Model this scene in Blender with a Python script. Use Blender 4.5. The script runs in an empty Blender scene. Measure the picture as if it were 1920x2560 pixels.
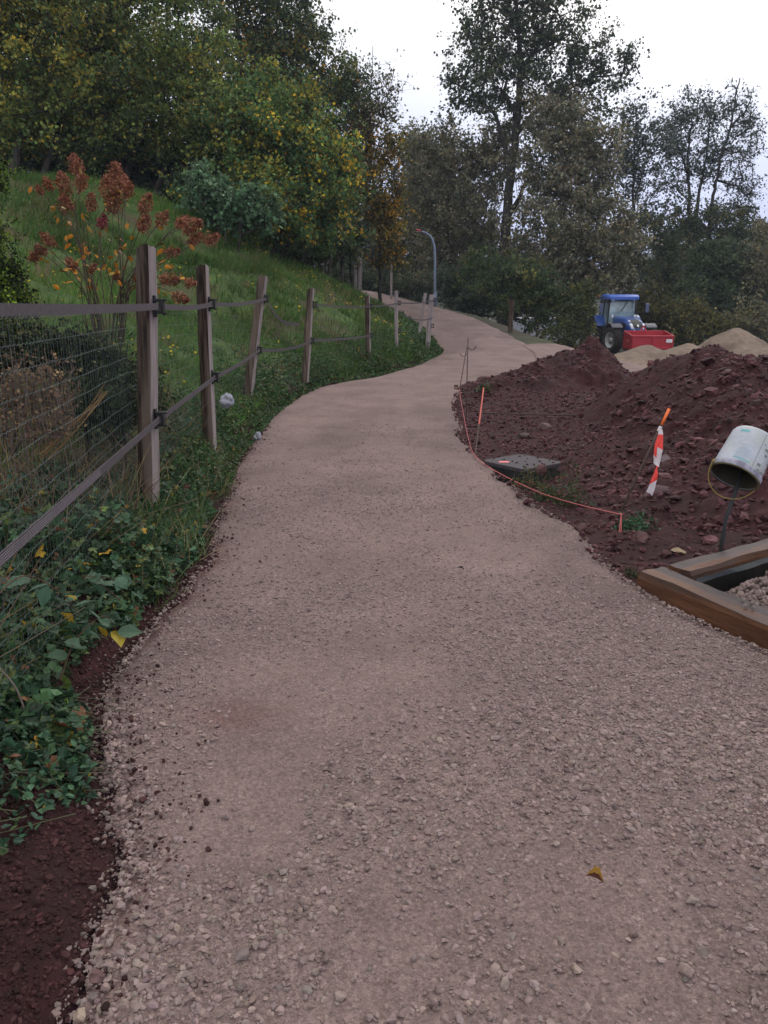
import bpy, math, random
import numpy as np
from mathutils import Matrix, Vector, Euler

random.seed(7)
rng = np.random.default_rng(11)
R = math.radians
scene = bpy.context.scene
COL = scene.collection

# ------------------------------------------------------------------ camera, sky, sun, exposure
EYE = 1.5
F = 1920.0                      # focal length in photo pixels (photo 1920 x 2560)
PITCH = R(15.0)
SP, CP = math.sin(PITCH), math.cos(PITCH)
cam_d = bpy.data.cameras.new('camera')
cam = bpy.data.objects.new('camera', cam_d)
COL.objects.link(cam)
cam.location = (0, 0, EYE)
cam.rotation_euler = (R(90) - PITCH, 0, 0)
cam_d.sensor_fit = 'VERTICAL'
cam_d.sensor_height = 36.0
cam_d.lens = 36.0 * F / 2560.0
cam_d.clip_start = 0.05
cam_d.clip_end = 3000
scene.camera = cam

SUN_EL, SUN_AZ = R(38), R(20)
world = bpy.data.worlds.new('World')
scene.world = world
world.use_nodes = True
wn, wl = world.node_tree.nodes, world.node_tree.links
wn.clear()
w_out = wn.new('ShaderNodeOutputWorld')
w_bg = wn.new('ShaderNodeBackground')
w_bg.inputs['Strength'].default_value = 0.1
w_sky = wn.new('ShaderNodeTexSky')
w_sky.sky_type = 'NISHITA'
w_sky.sun_disc = False
w_sky.sun_elevation = SUN_EL
w_sky.sun_rotation = SUN_AZ
w_sky.dust_density = 6.0
w_sky.air_density = 1.0
w_tc = wn.new('ShaderNodeTexCoord')
w_sep = wn.new('ShaderNodeSeparateXYZ')
w_ramp = wn.new('ShaderNodeValToRGB')          # overcast: blue-grey at the horizon, white higher up
w_ramp.color_ramp.elements[0].position = 0.0
w_ramp.color_ramp.elements[0].color = (0.30, 0.38, 0.70, 1)
w_ramp.color_ramp.elements[1].position = 0.34
w_ramp.color_ramp.elements[1].color = (1.0, 1.0, 1.0, 1)
e = w_ramp.color_ramp.elements.new(0.15)
e.color = (0.50, 0.60, 0.88, 1)
w_noise = wn.new('ShaderNodeTexNoise')
w_noise.inputs['Scale'].default_value = 2.2
w_noise.inputs['Detail'].default_value = 5
w_nr = wn.new('ShaderNodeMapRange')
w_nr.inputs['From Min'].default_value = 0.3
w_nr.inputs['From Max'].default_value = 0.7
w_nr.inputs['To Min'].default_value = 9.5
w_nr.inputs['To Max'].default_value = 12.0
w_mul = wn.new('ShaderNodeVectorMath')
w_mul.operation = 'SCALE'
w_mix = wn.new('ShaderNodeMix')
w_mix.data_type = 'RGBA'
w_mix.inputs['Factor'].default_value = 0.86
wl.new(w_tc.outputs['Generated'], w_sep.inputs[0])
wl.new(w_sep.outputs['Z'], w_ramp.inputs['Fac'])
wl.new(w_tc.outputs['Generated'], w_noise.inputs['Vector'])
wl.new(w_noise.outputs['Fac'], w_nr.inputs['Value'])
wl.new(w_ramp.outputs['Color'], w_mul.inputs[0])
wl.new(w_nr.outputs['Result'], w_mul.inputs['Scale'])
wl.new(w_sky.outputs['Color'], w_mix.inputs['A'])
wl.new(w_mul.outputs['Vector'], w_mix.inputs['B'])
wl.new(w_mix.outputs['Result'], w_bg.inputs['Color'])
wl.new(w_bg.outputs['Background'], w_out.inputs['Surface'])

sun_d = bpy.data.lights.new('sun', 'SUN')
sun_d.energy = 0.5
sun_d.angle = R(20)
sun_d.color = (1.0, 0.95, 0.9)
sun = bpy.data.objects.new('sun', sun_d)
COL.objects.link(sun)
sun.rotation_euler = (R(90) - SUN_EL, 0, math.pi - SUN_AZ)

scene.view_settings.view_transform = 'Standard'
scene.view_settings.look = 'None'
scene.view_settings.exposure = 0.38
scene.view_settings.gamma = 1.0
scene.cycles.max_bounces = 6
scene.cycles.diffuse_bounces = 3
scene.cycles.transparent_max_bounces = 6

# ------------------------------------------------------------------ helpers
def P(u, v, t):
    """point seen at photo pixel (u, v) at depth t metres"""
    a, b = (u - 960) / F, (v - 1280) / F
    return np.array((a * t, (CP - b * SP) * t, EYE + (-SP - b * CP) * t))

def PY(u, v, y):
    """point seen at photo pixel (u, v) at ground distance y"""
    b = (v - 1280) / F
    return P(u, v, y / (CP - b * SP))

def sstep(x, a, b):
    t = np.clip((np.asarray(x, float) - a) / (b - a), 0, 1)
    return t * t * (3 - 2 * t)

def hsh(ix, iy, seed):
    h = (ix.astype(np.int64) * 374761393 + iy.astype(np.int64) * 668265263 + seed * 1442695041) & 0xffffffff
    h = ((h ^ (h >> 13)) * 1274126177) & 0xffffffff
    return ((h ^ (h >> 16)) & 0xffff) / 65535.0

def vnoise(x, y, seed=0):
    x, y = np.asarray(x, float), np.asarray(y, float)
    ix, iy = np.floor(x), np.floor(y)
    fx, fy = x - ix, y - iy
    fx, fy = fx * fx * (3 - 2 * fx), fy * fy * (3 - 2 * fy)
    a, b = hsh(ix, iy, seed), hsh(ix + 1, iy, seed)
    c, d = hsh(ix, iy + 1, seed), hsh(ix + 1, iy + 1, seed)
    return (a * (1 - fx) + b * fx) * (1 - fy) + (c * (1 - fx) + d * fx) * fy

def fbm(x, y, octv=4, seed=0):
    s, amp, tot = 0.0, 1.0, 0.0
    for k in range(octv):
        s = s + amp * (vnoise(np.asarray(x) * 2 ** k, np.asarray(y) * 2 ** k, seed + k * 17) - 0.5)
        tot += amp
        amp *= 0.5
    return s / tot * 2

def nrm(a):
    return a / np.maximum(np.linalg.norm(a, axis=-1, keepdims=True), 1e-9)

class MB:
    """collects pieces into ONE mesh object"""
    def __init__(self):
        self.v, self.f, self.t, self.m, self.n = [], [], [], [], 0
    def add(self, verts, faces, tint=None, mi=0):
        verts = np.asarray(verts, float).reshape(-1, 3)
        if tint is None:
            tint = np.ones((len(verts), 3))
        tint = np.broadcast_to(np.asarray(tint, float), (len(verts), 3))
        self.v.append(verts)
        self.t.append(tint)
        if not isinstance(faces, (list, tuple)):
            faces = [faces]
        for f in faces:
            f = np.asarray(f, np.int64)
            if f.ndim == 1:
                f = f[None]
            self.f.append(f + self.n)
            self.m.append(mi)
        self.n += len(verts)
        return self
    def box(self, c, s, rot=None, tint=None, mi=0, taper=None):
        x = np.array([(i, j, k) for k in (-.5, .5) for j in (-.5, .5) for i in (-.5, .5)], float)
        if taper is not None:
            x[4:, :2] *= taper
        x = x * np.asarray(s, float)
        if rot is not None:
            x = x @ np.array(rot).T
        f = [(0, 2, 3, 1), (4, 5, 7, 6), (0, 1, 5, 4), (2, 6, 7, 3), (0, 4, 6, 2), (1, 3, 7, 5)]
        return self.add(x + np.asarray(c, float), np.array(f), tint, mi)
    def loft(self, rings, cap=True, tint=None, mi=0, closed=True):
        rings = [np.asarray(r, float) for r in rings]
        n = len(rings[0])
        v = np.concatenate(rings)
        k = np.arange(len(rings) - 1)[:, None] * n
        j = np.arange(n if closed else n - 1)[None]
        j2 = (j + 1) % n
        q = np.stack([k + j, k + j2, k + n + j2, k + n + j], -1).reshape(-1, 4)
        fs = [q]
        if cap and closed:
            fs.append(np.arange(n)[::-1][None])
            fs.append((np.arange(n) + (len(rings) - 1) * n)[None])
        return self.add(v, fs, tint, mi)
    def tube(self, pts, r, n=8, tint=None, mi=0, cap=True):
        pts = np.asarray(pts, float)
        r = np.broadcast_to(np.asarray(r, float), (len(pts),))
        d = np.gradient(pts, axis=0)
        d = nrm(d)
        up = np.array((0, 0, 1.0)) if abs(d[0][2]) < 0.9 else np.array((0, 1.0, 0))
        rings = []
        x = nrm(np.cross(up, d[0]))
        for i in range(len(pts)):
            x = nrm(x - d[i] * np.dot(x, d[i]))
            y = np.cross(d[i], x)
            a = np.linspace(0, 2 * math.pi, n, endpoint=False)
            rings.append(pts[i] + r[i] * (np.cos(a)[:, None] * x + np.sin(a)[:, None] * y))
        return self.loft(rings, cap, tint, mi)
    def segs(self, p0, p1, r0, r1, n=4, tint=None, mi=0):
        """many thin prisms at once"""
        p0, p1 = np.asarray(p0, float), np.asarray(p1, float)
        N = len(p0)
        if N == 0:
            return self
        d = nrm(p1 - p0)
        up = np.where(np.abs(d[:, 2:3]) < 0.9, np.array((0, 0, 1.0)), np.array((0, 1.0, 0)))
        x = nrm(np.cross(up, d))
        y = np.cross(d, x)
        a = np.linspace(0, 2 * math.pi, n, endpoint=False)
        o = np.cos(a)[None, :, None] * x[:, None] + np.sin(a)[None, :, None] * y[:, None]
        r0 = np.broadcast_to(np.asarray(r0, float), (N,))[:, None, None]
        r1 = np.broadcast_to(np.asarray(r1, float), (N,))[:, None, None]
        v = np.concatenate([p0[:, None] + o * r0, p1[:, None] + o * r1], 1).reshape(-1, 3)
        k = np.arange(N)[:, None] * 2 * n
        j = np.arange(n)[None]
        j2 = (j + 1) % n
        q = np.stack([k + j, k + j2, k + n + j2, k + n + j], -1).reshape(-1, 4)
        if tint is not None:
            tint = np.repeat(np.broadcast_to(tint, (N, 3)), 2 * n, 0)
        return self.add(v, q, tint, mi)
    def lathe(self, prof, n=24, M=None, tint=None, mi=0, a0=0, a1=2 * math.pi, cap=False):
        full = abs(a1 - a0 - 2 * math.pi) < 1e-6
        a = np.linspace(a0, a1, n, endpoint=not full)
        rings = [np.stack([r * np.cos(a), r * np.sin(a), np.full(len(a), z)], -1) for r, z in prof]
        if M is not None:
            M = np.array(M)
            rings = [q @ M[:3, :3].T + M[:3, 3] for q in rings]
        return self.loft(rings, cap, tint, mi, closed=full)
    def grid(self, X, Y, Z, tint=None, mi=0, flip=False):
        h, w = X.shape
        v = np.stack([X, Y, Z], -1).reshape(-1, 3)
        i = (np.arange(h - 1)[:, None] * w + np.arange(w - 1)[None]).ravel()
        q = np.stack([i, i + 1, i + w + 1, i + w], -1)
        if flip:
            q = q[:, ::-1]
        return self.add(v, q, tint, mi)
    def scatter(self, tv, tf, pos, fr, size, tint=None, mi=0):
        """copies of a template (one or a pool) at frames fr (N,3,3: columns are axes)"""
        tv = np.asarray(tv, float)
        N = len(pos)
        if N == 0:
            return self
        size = np.asarray(size, float)
        if size.ndim == 1:
            size = size[:, None]
        if tv.ndim == 3:
            base = tv[rng.integers(0, len(tv), N)]
        else:
            base = np.broadcast_to(tv, (N,) + tv.shape)
        k = base.shape[1]
        v = np.einsum('nij,nkj->nki', fr, base * size[:, None, :]) + pos[:, None]
        off = np.arange(N) * k
        fs = [(np.asarray(f)[None] + off[:, None, None]).reshape(-1, np.asarray(f).shape[-1]) for f in tf]
        if tint is not None:
            tint = np.repeat(tint, k, 0)
        return self.add(v.reshape(-1, 3), fs, tint, mi)
    def build(self, name, mats, parent=None, loc=None, smooth=False, bevel=0, local=False):
        me = bpy.data.meshes.new(name)
        v = np.concatenate(self.v)
        off = np.zeros(3)
        if not local:
            if loc is not None:
                off = np.array(loc, float)
            elif parent is not None:
                off = np.array(parent['_w'] if '_w' in parent else parent.location, float)
        v = v - off
        me.vertices.add(len(v))
        me.vertices.foreach_set('co', v.astype(np.float32).ravel())
        lv = np.concatenate([f.ravel() for f in self.f])
        lt = np.concatenate([np.full(len(f), f.shape[1]) for f in self.f])
        mi = np.concatenate([np.full(len(f), m) for f, m in zip(self.f, self.m)])
        ls = np.concatenate([[0], np.cumsum(lt)[:-1]])
        me.loops.add(len(lv))
        me.loops.foreach_set('vertex_index', lv.astype(np.int32))
        me.polygons.add(len(lt))
        me.polygons.foreach_set('loop_start', ls.astype(np.int32))
        me.polygons.foreach_set('material_index', mi.astype(np.int32))
        me.polygons.foreach_set('use_smooth', np.full(len(lt), bool(smooth)))
        at = me.attributes.new('tint', 'FLOAT_COLOR', 'POINT')
        c = np.ones((len(v), 4), np.float32)
        c[:, :3] = np.concatenate(self.t)
        at.data.foreach_set('color', c.ravel())
        me.update(calc_edges=True)
        for m in (mats if isinstance(mats, (list, tuple)) else [mats]):
            me.materials.append(m)
        o = bpy.data.objects.new(name, me)
        COL.objects.link(o)
        if parent is not None:
            o.parent = parent
        elif loc is not None:
            o.location = loc
        if bevel:
            b = o.modifiers.new('bevel', 'BEVEL')
            b.width = bevel
            b.segments = 2
            b.limit_method = 'ANGLE'
        return o

def thing(name, label, cat, loc=(0, 0, 0), rz=0, group=None):
    o = bpy.data.objects.new(name, None)
    COL.objects.link(o)
    o.empty_display_size = 0.2
    o.location = loc
    o.rotation_euler = (0, 0, rz)
    return tag(o, label, cat, group)

def tag(o, label=None, cat=None, group=None, kind=None):
    if label: o['label'] = label
    if cat: o['category'] = cat
    if group: o['group'] = group
    if kind: o['kind'] = kind
    return o

def rot3(ax=0, ay=0, az=0):
    return np.array(Euler((ax, ay, az)).to_matrix())

def mat4(loc, rot):
    m = np.eye(4)
    m[:3, :3] = rot
    m[:3, 3] = loc
    return m

def rand_frames(N, upbias=0.0, droop=0.0):
    n = nrm(rng.normal(size=(N, 3)) + np.array((0, 0, upbias)))
    d = rng.normal(size=(N, 3)) + np.array((0, 0, -droop))
    y = nrm(d - n * np.sum(d * n, -1, keepdims=True))
    x = np.cross(y, n)
    return np.stack([x, y, n], -1)

def palette(N, cols, w, jit=0.18, idx=None):
    cols, w = np.array(cols, float), np.array(w, float)
    if idx is None:
        idx = rng.choice(len(cols), N, p=w / w.sum())
    c = cols[idx] * (1 + rng.normal(size=(N, 1)) * jit) * (1 + rng.normal(size=(N, 3)) * jit * 0.25)
    return np.clip(c, 0.004, 0.9)

LEAF4 = np.array([(0, 0, 0), (-.42, .5, .10), (0, 1, -.05), (.42, .5, .10)])
LEAF4F = [np.array([(0, 2, 1), (0, 3, 2)])]
LEAF6 = np.array([(0, 0, 0), (-.30, .18, .06), (-.40, .52, .08), (0, 1, -.10), (.40, .52, .08), (.30, .18, .06), (0, .45, -.01)])
LEAF6F = [np.array([(0, 6, 2, 1), (0, 5, 4, 6)]), np.array([(6, 3, 2), (6, 4, 3)])]
BLADE = np.array([(-.5, 0, 0), (.5, 0, 0), (-.38, 0.05, .5), (.38, 0.05, .5), (0, .28, 1)])
BLADEF = [np.array([(0, 1, 3, 2)]), np.array([(2, 3, 4)])]
ph = (1 + 5 ** .5) / 2
ICO = nrm(np.array([(-1, ph, 0), (1, ph, 0), (-1, -ph, 0), (1, -ph, 0), (0, -1, ph), (0, 1, ph), (0, -1, -ph), (0, 1, -ph), (ph, 0, -1), (ph, 0, 1), (-ph, 0, -1), (-ph, 0, 1)]))
ICOF = [np.array([(0, 11, 5), (0, 5, 1), (0, 1, 7), (0, 7, 10), (0, 10, 11), (1, 5, 9), (5, 11, 4), (11, 10, 2), (10, 7, 6), (7, 1, 8), (3, 9, 4), (3, 4, 2), (3, 2, 6), (3, 6, 8), (3, 8, 9), (4, 9, 5), (2, 4, 11), (6, 2, 10), (8, 6, 7), (9, 8, 1)])]
STONES = np.stack([ICO * (1 + rng.uniform(-.32, .22, (12, 1))) + rng.normal(size=(12, 3)) * .07 for _ in range(24)])

def yaw_frames(N, tilt=0.35):
    a = rng.uniform(0, 2 * math.pi, N)
    n = nrm(np.stack([rng.normal(size=N) * tilt, rng.normal(size=N) * tilt, np.ones(N)], -1))
    d = np.stack([np.cos(a), np.sin(a), np.zeros(N)], -1)
    y = nrm(d - n * np.sum(d * n, -1, keepdims=True))
    return np.stack([np.cross(y, n), y, n], -1)

# ------------------------------------------------------------------ materials
def new_mat(name):
    m = bpy.data.materials.new(name)
    m.use_nodes = True
    nt = m.node_tree
    nt.nodes.clear()
    out = nt.nodes.new('ShaderNodeOutputMaterial')
    return m, nt.nodes, nt.links, out

def surf(name, c1, c2, scale=5.0, detail=6, rough=0.8, bump=0.3, bscale=None, stretch=None, metallic=0.0, spec=0.3, lo=0.35, hi=0.65, c3=None, s3=1.0, bdist=0.02, coat=0.0):
    """two-tone procedural surface (times the tint attribute), optional third tone in big patches"""
    m, N, L, out = new_mat(name)
    bs = N.new('ShaderNodeBsdfPrincipled')
    bs.inputs['Roughness'].default_value = rough
    bs.inputs['Metallic'].default_value = metallic
    bs.inputs['Specular IOR Level'].default_value = spec
    if coat:
        bs.inputs['Coat Weight'].default_value = coat
    tc = N.new('ShaderNodeTexCoord')
    mp = N.new('ShaderNodeMapping')
    L.new(tc.outputs['Object'], mp.inputs['Vector'])
    if stretch:
        mp.inputs['Scale'].default_value = stretch
    n1 = N.new('ShaderNodeTexNoise')
    n1.inputs['Scale'].default_value = scale
    n1.inputs['Detail'].default_value = detail
    n1.inputs['Roughness'].default_value = 0.65
    L.new(mp.outputs['Vector'], n1.inputs['Vector'])
    rp = N.new('ShaderNodeValToRGB')
    rp.color_ramp.elements[0].position = lo
    rp.color_ramp.elements[0].color = (*c1, 1)
    rp.color_ramp.elements[1].position = hi
    rp.color_ramp.elements[1].color = (*c2, 1)
    L.new(n1.outputs['Fac'], rp.inputs['Fac'])
    col = rp.outputs['Color']
    if c3 is not None:
        n3 = N.new('ShaderNodeTexNoise')
        n3.inputs['Scale'].default_value = s3
        n3.inputs['Detail'].default_value = 4
        L.new(mp.outputs['Vector'], n3.inputs['Vector'])
        r3 = N.new('ShaderNodeMapRange')
        r3.inputs['From Min'].default_value = 0.48
        r3.inputs['From Max'].default_value = 0.62
        L.new(n3.outputs['Fac'], r3.inputs['Value'])
        mx = N.new('ShaderNodeMix')
        mx.data_type = 'RGBA'
        L.new(r3.outputs['Result'], mx.inputs['Factor'])
        L.new(col, mx.inputs['A'])
        mx.inputs['B'].default_value = (*c3, 1)
        col = mx.outputs['Result']
    at = N.new('ShaderNodeAttribute')
    at.attribute_name = 'tint'
    mu = N.new('ShaderNodeMix')
    mu.data_type = 'RGBA'
    mu.blend_type = 'MULTIPLY'
    mu.inputs['Factor'].default_value = 1
    L.new(col, mu.inputs['A'])
    L.new(at.outputs['Color'], mu.inputs['B'])
    L.new(mu.outputs['Result'], bs.inputs['Base Color'])
    if bump:
        bn = N.new('ShaderNodeTexNoise')
        bn.inputs['Scale'].default_value = bscale or scale * 3
        bn.inputs['Detail'].default_value = 8
        bn.inputs['Roughness'].default_value = 0.7
        L.new(mp.outputs['Vector'], bn.inputs['Vector'])
        bp = N.new('ShaderNodeBump')
        bp.inputs['Strength'].default_value = bump
        bp.inputs['Distance'].default_value = bdist
        L.new(bn.outputs['Fac'], bp.inputs['Height'])
        L.new(bp.outputs['Normal'], bs.inputs['Normal'])
    L.new(bs.outputs['BSDF'], out.inputs['Surface'])
    return m

def leafm(name, trans=0.25, rough=0.55):
    """leaf: colour comes from the tint attribute of each leaf"""
    m, N, L, out = new_mat(name)
    at = N.new('ShaderNodeAttribute')
    at.attribute_name = 'tint'
    tc = N.new('ShaderNodeTexCoord')
    no = N.new('ShaderNodeTexNoise')
    no.inputs['Scale'].default_value = 30
    L.new(tc.outputs['Object'], no.inputs['Vector'])
    mr = N.new('ShaderNodeMapRange')
    mr.inputs['To Min'].default_value = 0.7
    mr.inputs['To Max'].default_value = 1.3
    L.new(no.outputs['Fac'], mr.inputs['Value'])
    sc = N.new('ShaderNodeVectorMath')
    sc.operation = 'SCALE'
    L.new(at.outputs['Color'], sc.inputs[0])
    L.new(mr.outputs['Result'], sc.inputs['Scale'])
    bs = N.new('ShaderNodeBsdfPrincipled')
    bs.inputs['Roughness'].default_value = rough
    bs.inputs['Specular IOR Level'].default_value = 0.25
    L.new(sc.outputs['Vector'], bs.inputs['Base Color'])
    tr = N.new('ShaderNodeBsdfTranslucent')
    L.new(sc.outputs['Vector'], tr.inputs['Color'])
    mx = N.new('ShaderNodeMixShader')
    mx.inputs['Fac'].default_value = trans
    L.new(bs.outputs['BSDF'], mx.inputs[1])
    L.new(tr.outputs['BSDF'], mx.inputs[2])
    L.new(mx.outputs['Shader'], out.inputs['Surface'])
    return m

def plain(name, c, rough=0.5, metallic=0.0, spec=0.4, var=0.15, scale=8, coat=0.0, bump=0.05):
    c = np.array(c, float)
    return surf(name, tuple(c * (1 - var)), tuple(np.minimum(c * (1 + var), 1)), scale=scale, rough=rough, bump=bump, metallic=metallic, spec=spec, coat=coat, bdist=0.005)

def path_material():
    m, N, L, out = new_mat('crushed_limestone')
    bs = N.new('ShaderNodeBsdfPrincipled')
    bs.inputs['Roughness'].default_value = 0.9
    bs.inputs['Specular IOR Level'].default_value = 0.15
    tc = N.new('ShaderNodeTexCoord')
    def noise(s, d=5):
        n = N.new('ShaderNodeTexNoise')
        n.inputs['Scale'].default_value = s
        n.inputs['Detail'].default_value = d
        n.inputs['Roughness'].default_value = 0.7
        L.new(tc.outputs['Object'], n.inputs['Vector'])
        return n
    n1 = noise(90, 4)
    rp = N.new('ShaderNodeValToRGB')
    rp.color_ramp.elements[0].position = 0.3
    rp.color_ramp.elements[0].color = (.172, .120, .110, 1)
    rp.color_ramp.elements[1].position = 0.7
    rp.color_ramp.elements[1].color = (.286, .207, .193, 1)
    L.new(n1.outputs['Fac'], rp.inputs['Fac'])
    n2 = noise(1.3, 5)
    r2 = N.new('ShaderNodeMapRange')
    r2.inputs['From Min'].default_value = 0.35
    r2.inputs['From Max'].default_value = 0.65
    r2.inputs['To Min'].default_value = 0.80
    r2.inputs['To Max'].default_value = 1.12
    L.new(n2.outputs['Fac'], r2.inputs['Value'])
    sc = N.new('ShaderNodeVectorMath')
    sc.operation = 'SCALE'
    L.new(rp.outputs['Color'], sc.inputs[0])
    L.new(r2.outputs['Result'], sc.inputs['Scale'])
    prev = sc
    for vs, lo_, hi_ in ((95, .80, 1.2), (230, .84, 1.16)):
        vc = N.new('ShaderNodeTexVoronoi')
        vc.inputs['Scale'].default_value = vs
        L.new(tc.outputs['Object'], vc.inputs['Vector'])
        sp = N.new('ShaderNodeSeparateColor')
        L.new(vc.outputs['Color'], sp.inputs[0])
        mr = N.new('ShaderNodeMapRange')
        mr.inputs['To Min'].default_value = lo_
        mr.inputs['To Max'].default_value = hi_
        L.new(sp.outputs['Red'], mr.inputs['Value'])
        s2 = N.new('ShaderNodeVectorMath')
        s2.operation = 'SCALE'
        L.new(prev.outputs['Vector'], s2.inputs[0])
        L.new(mr.outputs['Result'], s2.inputs['Scale'])
        prev = s2
    sc = prev
    at = N.new('ShaderNodeAttribute')
    at.attribute_name = 'tint'
    mu = N.new('ShaderNodeMix')
    mu.data_type = 'RGBA'
    mu.blend_type = 'MULTIPLY'
    mu.inputs['Factor'].default_value = 1
    L.new(sc.outputs['Vector'], mu.inputs['A'])
    L.new(at.outputs['Color'], mu.inputs['B'])
    L.new(mu.outputs['Result'], bs.inputs['Base Color'])
    vo = N.new('ShaderNodeTexVoronoi')
    vo.inputs['Scale'].default_value = 110
    L.new(tc.outputs['Object'], vo.inputs['Vector'])
    n3 = noise(220, 3)
    ad = N.new('ShaderNodeMath')
    ad.operation = 'SUBTRACT'
    L.new(n3.outputs['Fac'], ad.inputs[0])
    L.new(vo.outputs['Distance'], ad.inputs[1])
    bp = N.new('ShaderNodeBump')
    bp.inputs['Strength'].default_value = 0.9
    bp.inputs['Distance'].default_value = 0.006
    L.new(ad.outputs['Value'], bp.inputs['Height'])
    L.new(bp.outputs['Normal'], bs.inputs['Normal'])
    L.new(bs.outputs['BSDF'], out.inputs['Surface'])
    return m

m_path = path_material()
m_stone = surf('limestone_chips', (.168, .121, .110), (.300, .225, .208), scale=25, rough=0.85, bump=0.4, bscale=120, bdist=0.004, spec=0.2)
m_soil = surf('red_soil', (.025, .0080, .0094), (.064, .0215, .0245), scale=7, rough=0.85, bump=0.9, bscale=28, bdist=0.03, spec=0.15, c3=(.040, .018, .020), s3=1.5)
m_clod = surf('red_clods', (.040, .0138, .0162), (.104, .039, .044), scale=14, rough=0.75, bump=0.5, bscale=60, bdist=0.01, spec=0.25)
m_crumb = surf('dark_crumbs', (.026, .010, .010), (.066, .026, .027), scale=14, rough=0.8, bump=0.5, bscale=60, bdist=0.01, spec=0.2)
m_bank = surf('grassy_earth', (.030, .058, .014), (.075, .125, .026), scale=3, rough=0.95, bump=0.6, bscale=25, bdist=0.05, c3=(.075, .055, .030), s3=0.7)
m_ground = surf('rough_ground', (.030, .026, .016), (.055, .060, .028), scale=1.2, rough=0.95, bump=0.5, bscale=10, bdist=0.05, c3=(.045, .026, .022), s3=0.4)
m_sand = surf('sand', (.185, .138, .108), (.255, .195, .155), scale=6, rough=0.95, bump=0.5, bscale=40, bdist=0.02, spec=0.1, c3=(.16, .12, .095), s3=1.2)
m_hill = surf('wooded_hill', (.03, .04, .022), (.085, .075, .035), scale=0.12, rough=1, bump=0.8, bscale=0.5, bdist=3.0)
m_bark = surf('bark', (.015, .0125, .0105), (.052, .044, .037), scale=6, rough=0.95, bump=0.8, bscale=18, stretch=(1, 1, .25), bdist=0.03)
m_twig = surf('dry_twig', (.10, .075, .06), (.24, .185, .15), scale=9, rough=0.9, bump=0.2)
m_leaf = leafm('leaves', 0.36)
m_cover = leafm('cover_leaves', 0.18, 0.5)
m_blade = leafm('grass_blades', 0.3, 0.6)
m_petal = leafm('dry_petals', 0.15, 0.9)
m_wood_bark = surf('post_bark', (.020, .013, .010), (.105, .070, .052), scale=3.6, detail=9, rough=0.9, bump=1.0, bscale=7, stretch=(11, 11, .9), bdist=0.02, c3=(.17, .125, .100), s3=0.8, lo=.42, hi=.60)
m_wood_split = surf('post_split_face', (.15, .120, .115), (.33, .275, .272), scale=3, rough=0.85, bump=0.5, bscale=12, stretch=(14, 14, .6), bdist=0.006, lo=.3, hi=.6)
m_wood_end = surf('post_end_grain', (.07, .055, .05), (.17, .14, .13), scale=20, rough=0.9, bump=0.5)
m_black = plain('black_plastic', (.012, .012, .014), rough=0.45)
m_tape = surf('woven_tape', (.058, .048, .053), (.098, .082, .089), scale=60, rough=0.7, bump=0.5, bscale=350, bdist=0.001)
m_stitch = plain('white_thread', (.42, .38, .42), rough=0.7)
m_wire = plain('green_coated_wire', (.085, .11, .105), rough=0.45, spec=0.5)
m_string = plain('pink_string', (.50, .11, .11), rough=0.6)
m_rust = plain('rusty_rod', (.075, .05, .04), rough=0.8, var=0.35, scale=30)
m_orange = plain('orange_paint', (.85, .17, .03), rough=0.5)
m_red_tape = plain('red_tape', (.75, .045, .03), rough=0.4)
m_white_tape = plain('white_tape', (.68, .60, .62), rough=0.4)
m_bucket = surf('bucket_plastic', (.38, .40, .46), (.54, .56, .62), scale=7, rough=0.45, bump=0.1, c3=(.40, .41, .38), s3=3, spec=0.4)
m_bucket_in = plain('bucket_inside', (.06, .05, .035), rough=0.8)
m_rim_grey = surf('bucket_rim', (.20, .19, .24), (.34, .33, .40), scale=22, rough=0.6, bump=0.1, lo=.45, hi=.55)
m_teal = plain('teal_print', (.16, .44, .47), rough=0.5)
m_teal_pale = plain('pale_teal_print', (.34, .50, .58), rough=0.5)
m_mortar = plain('dried_mortar', (.20, .20, .23), rough=0.9)
m_yellow = plain('yellow_handle', (.30, .22, .06), rough=0.6)
m_beam = surf('timber', (.070, .026, .012), (.16, .062, .027), scale=3, rough=0.75, bump=0.6, bscale=9, stretch=(1, 9, 9), bdist=0.01, c3=(.060, .032, .022), s3=0.8, spec=0.35)
m_beam_top = surf('wet_timber_top', (.028, .019, .021), (.066, .042, .042), scale=3, rough=0.6, bump=0.7, bscale=8, stretch=(1, 9, 9), bdist=0.006, c3=(.11, .046, .024), s3=1.0, spec=0.35)
m_liner = plain('black_liner', (.008, .009, .009), rough=0.35)
m_lid = surf('manhole_lid', (.044, .036, .043), (.070, .058, .067), scale=30, rough=0.75, bump=0.2, spec=0.3)
m_lid_side = plain('manhole_side', (.022, .022, .018), rough=0.8, var=0.4)
m_pink = plain('pink_marker_paint', (.75, .17, .17), rough=0.6)

# ------------------------------------------------------------------ land shape
XL = np.array([(-30, -1.2), (-4, -.58), (0.5, -.58), (1.5, -.66), (1.9, -.73), (2.15, -.86), (2.6, -1.10), (3.3, -1.15), (4.3, -1.09), (6.0, -1.28), (7.6, -1.47), (10.8, -1.58),
               (13.2, -1.46), (15.0, -1.18), (16.6, -.15), (18.5, .74), (20.3, 1.30), (21.6, 1.62), (24.6, 1.56), (29, 1.18), (34, .69), (39, -.05), (46, -.80 - .1), (54, -3.2), (75, -14), (120, -40)])
XR = np.array([(-30, 3.2), (-4, 3.0), (2.2, 2.25), (3.18, 1.72), (3.9, 1.40), (5.37, 1.28), (7.0, 1.05), (8.4, .92), (10.1, 1.0), (12, 1.12), (13.7, 1.32), (14.8, 1.95), (16.4, 3.0), (18, 3.9),
               (21.4, 4.4), (27.7, 4.15), (34, 3.8), (39, 2.8), (46.7, .94), (54, -.9), (75, -11), (120, -36)])
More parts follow.
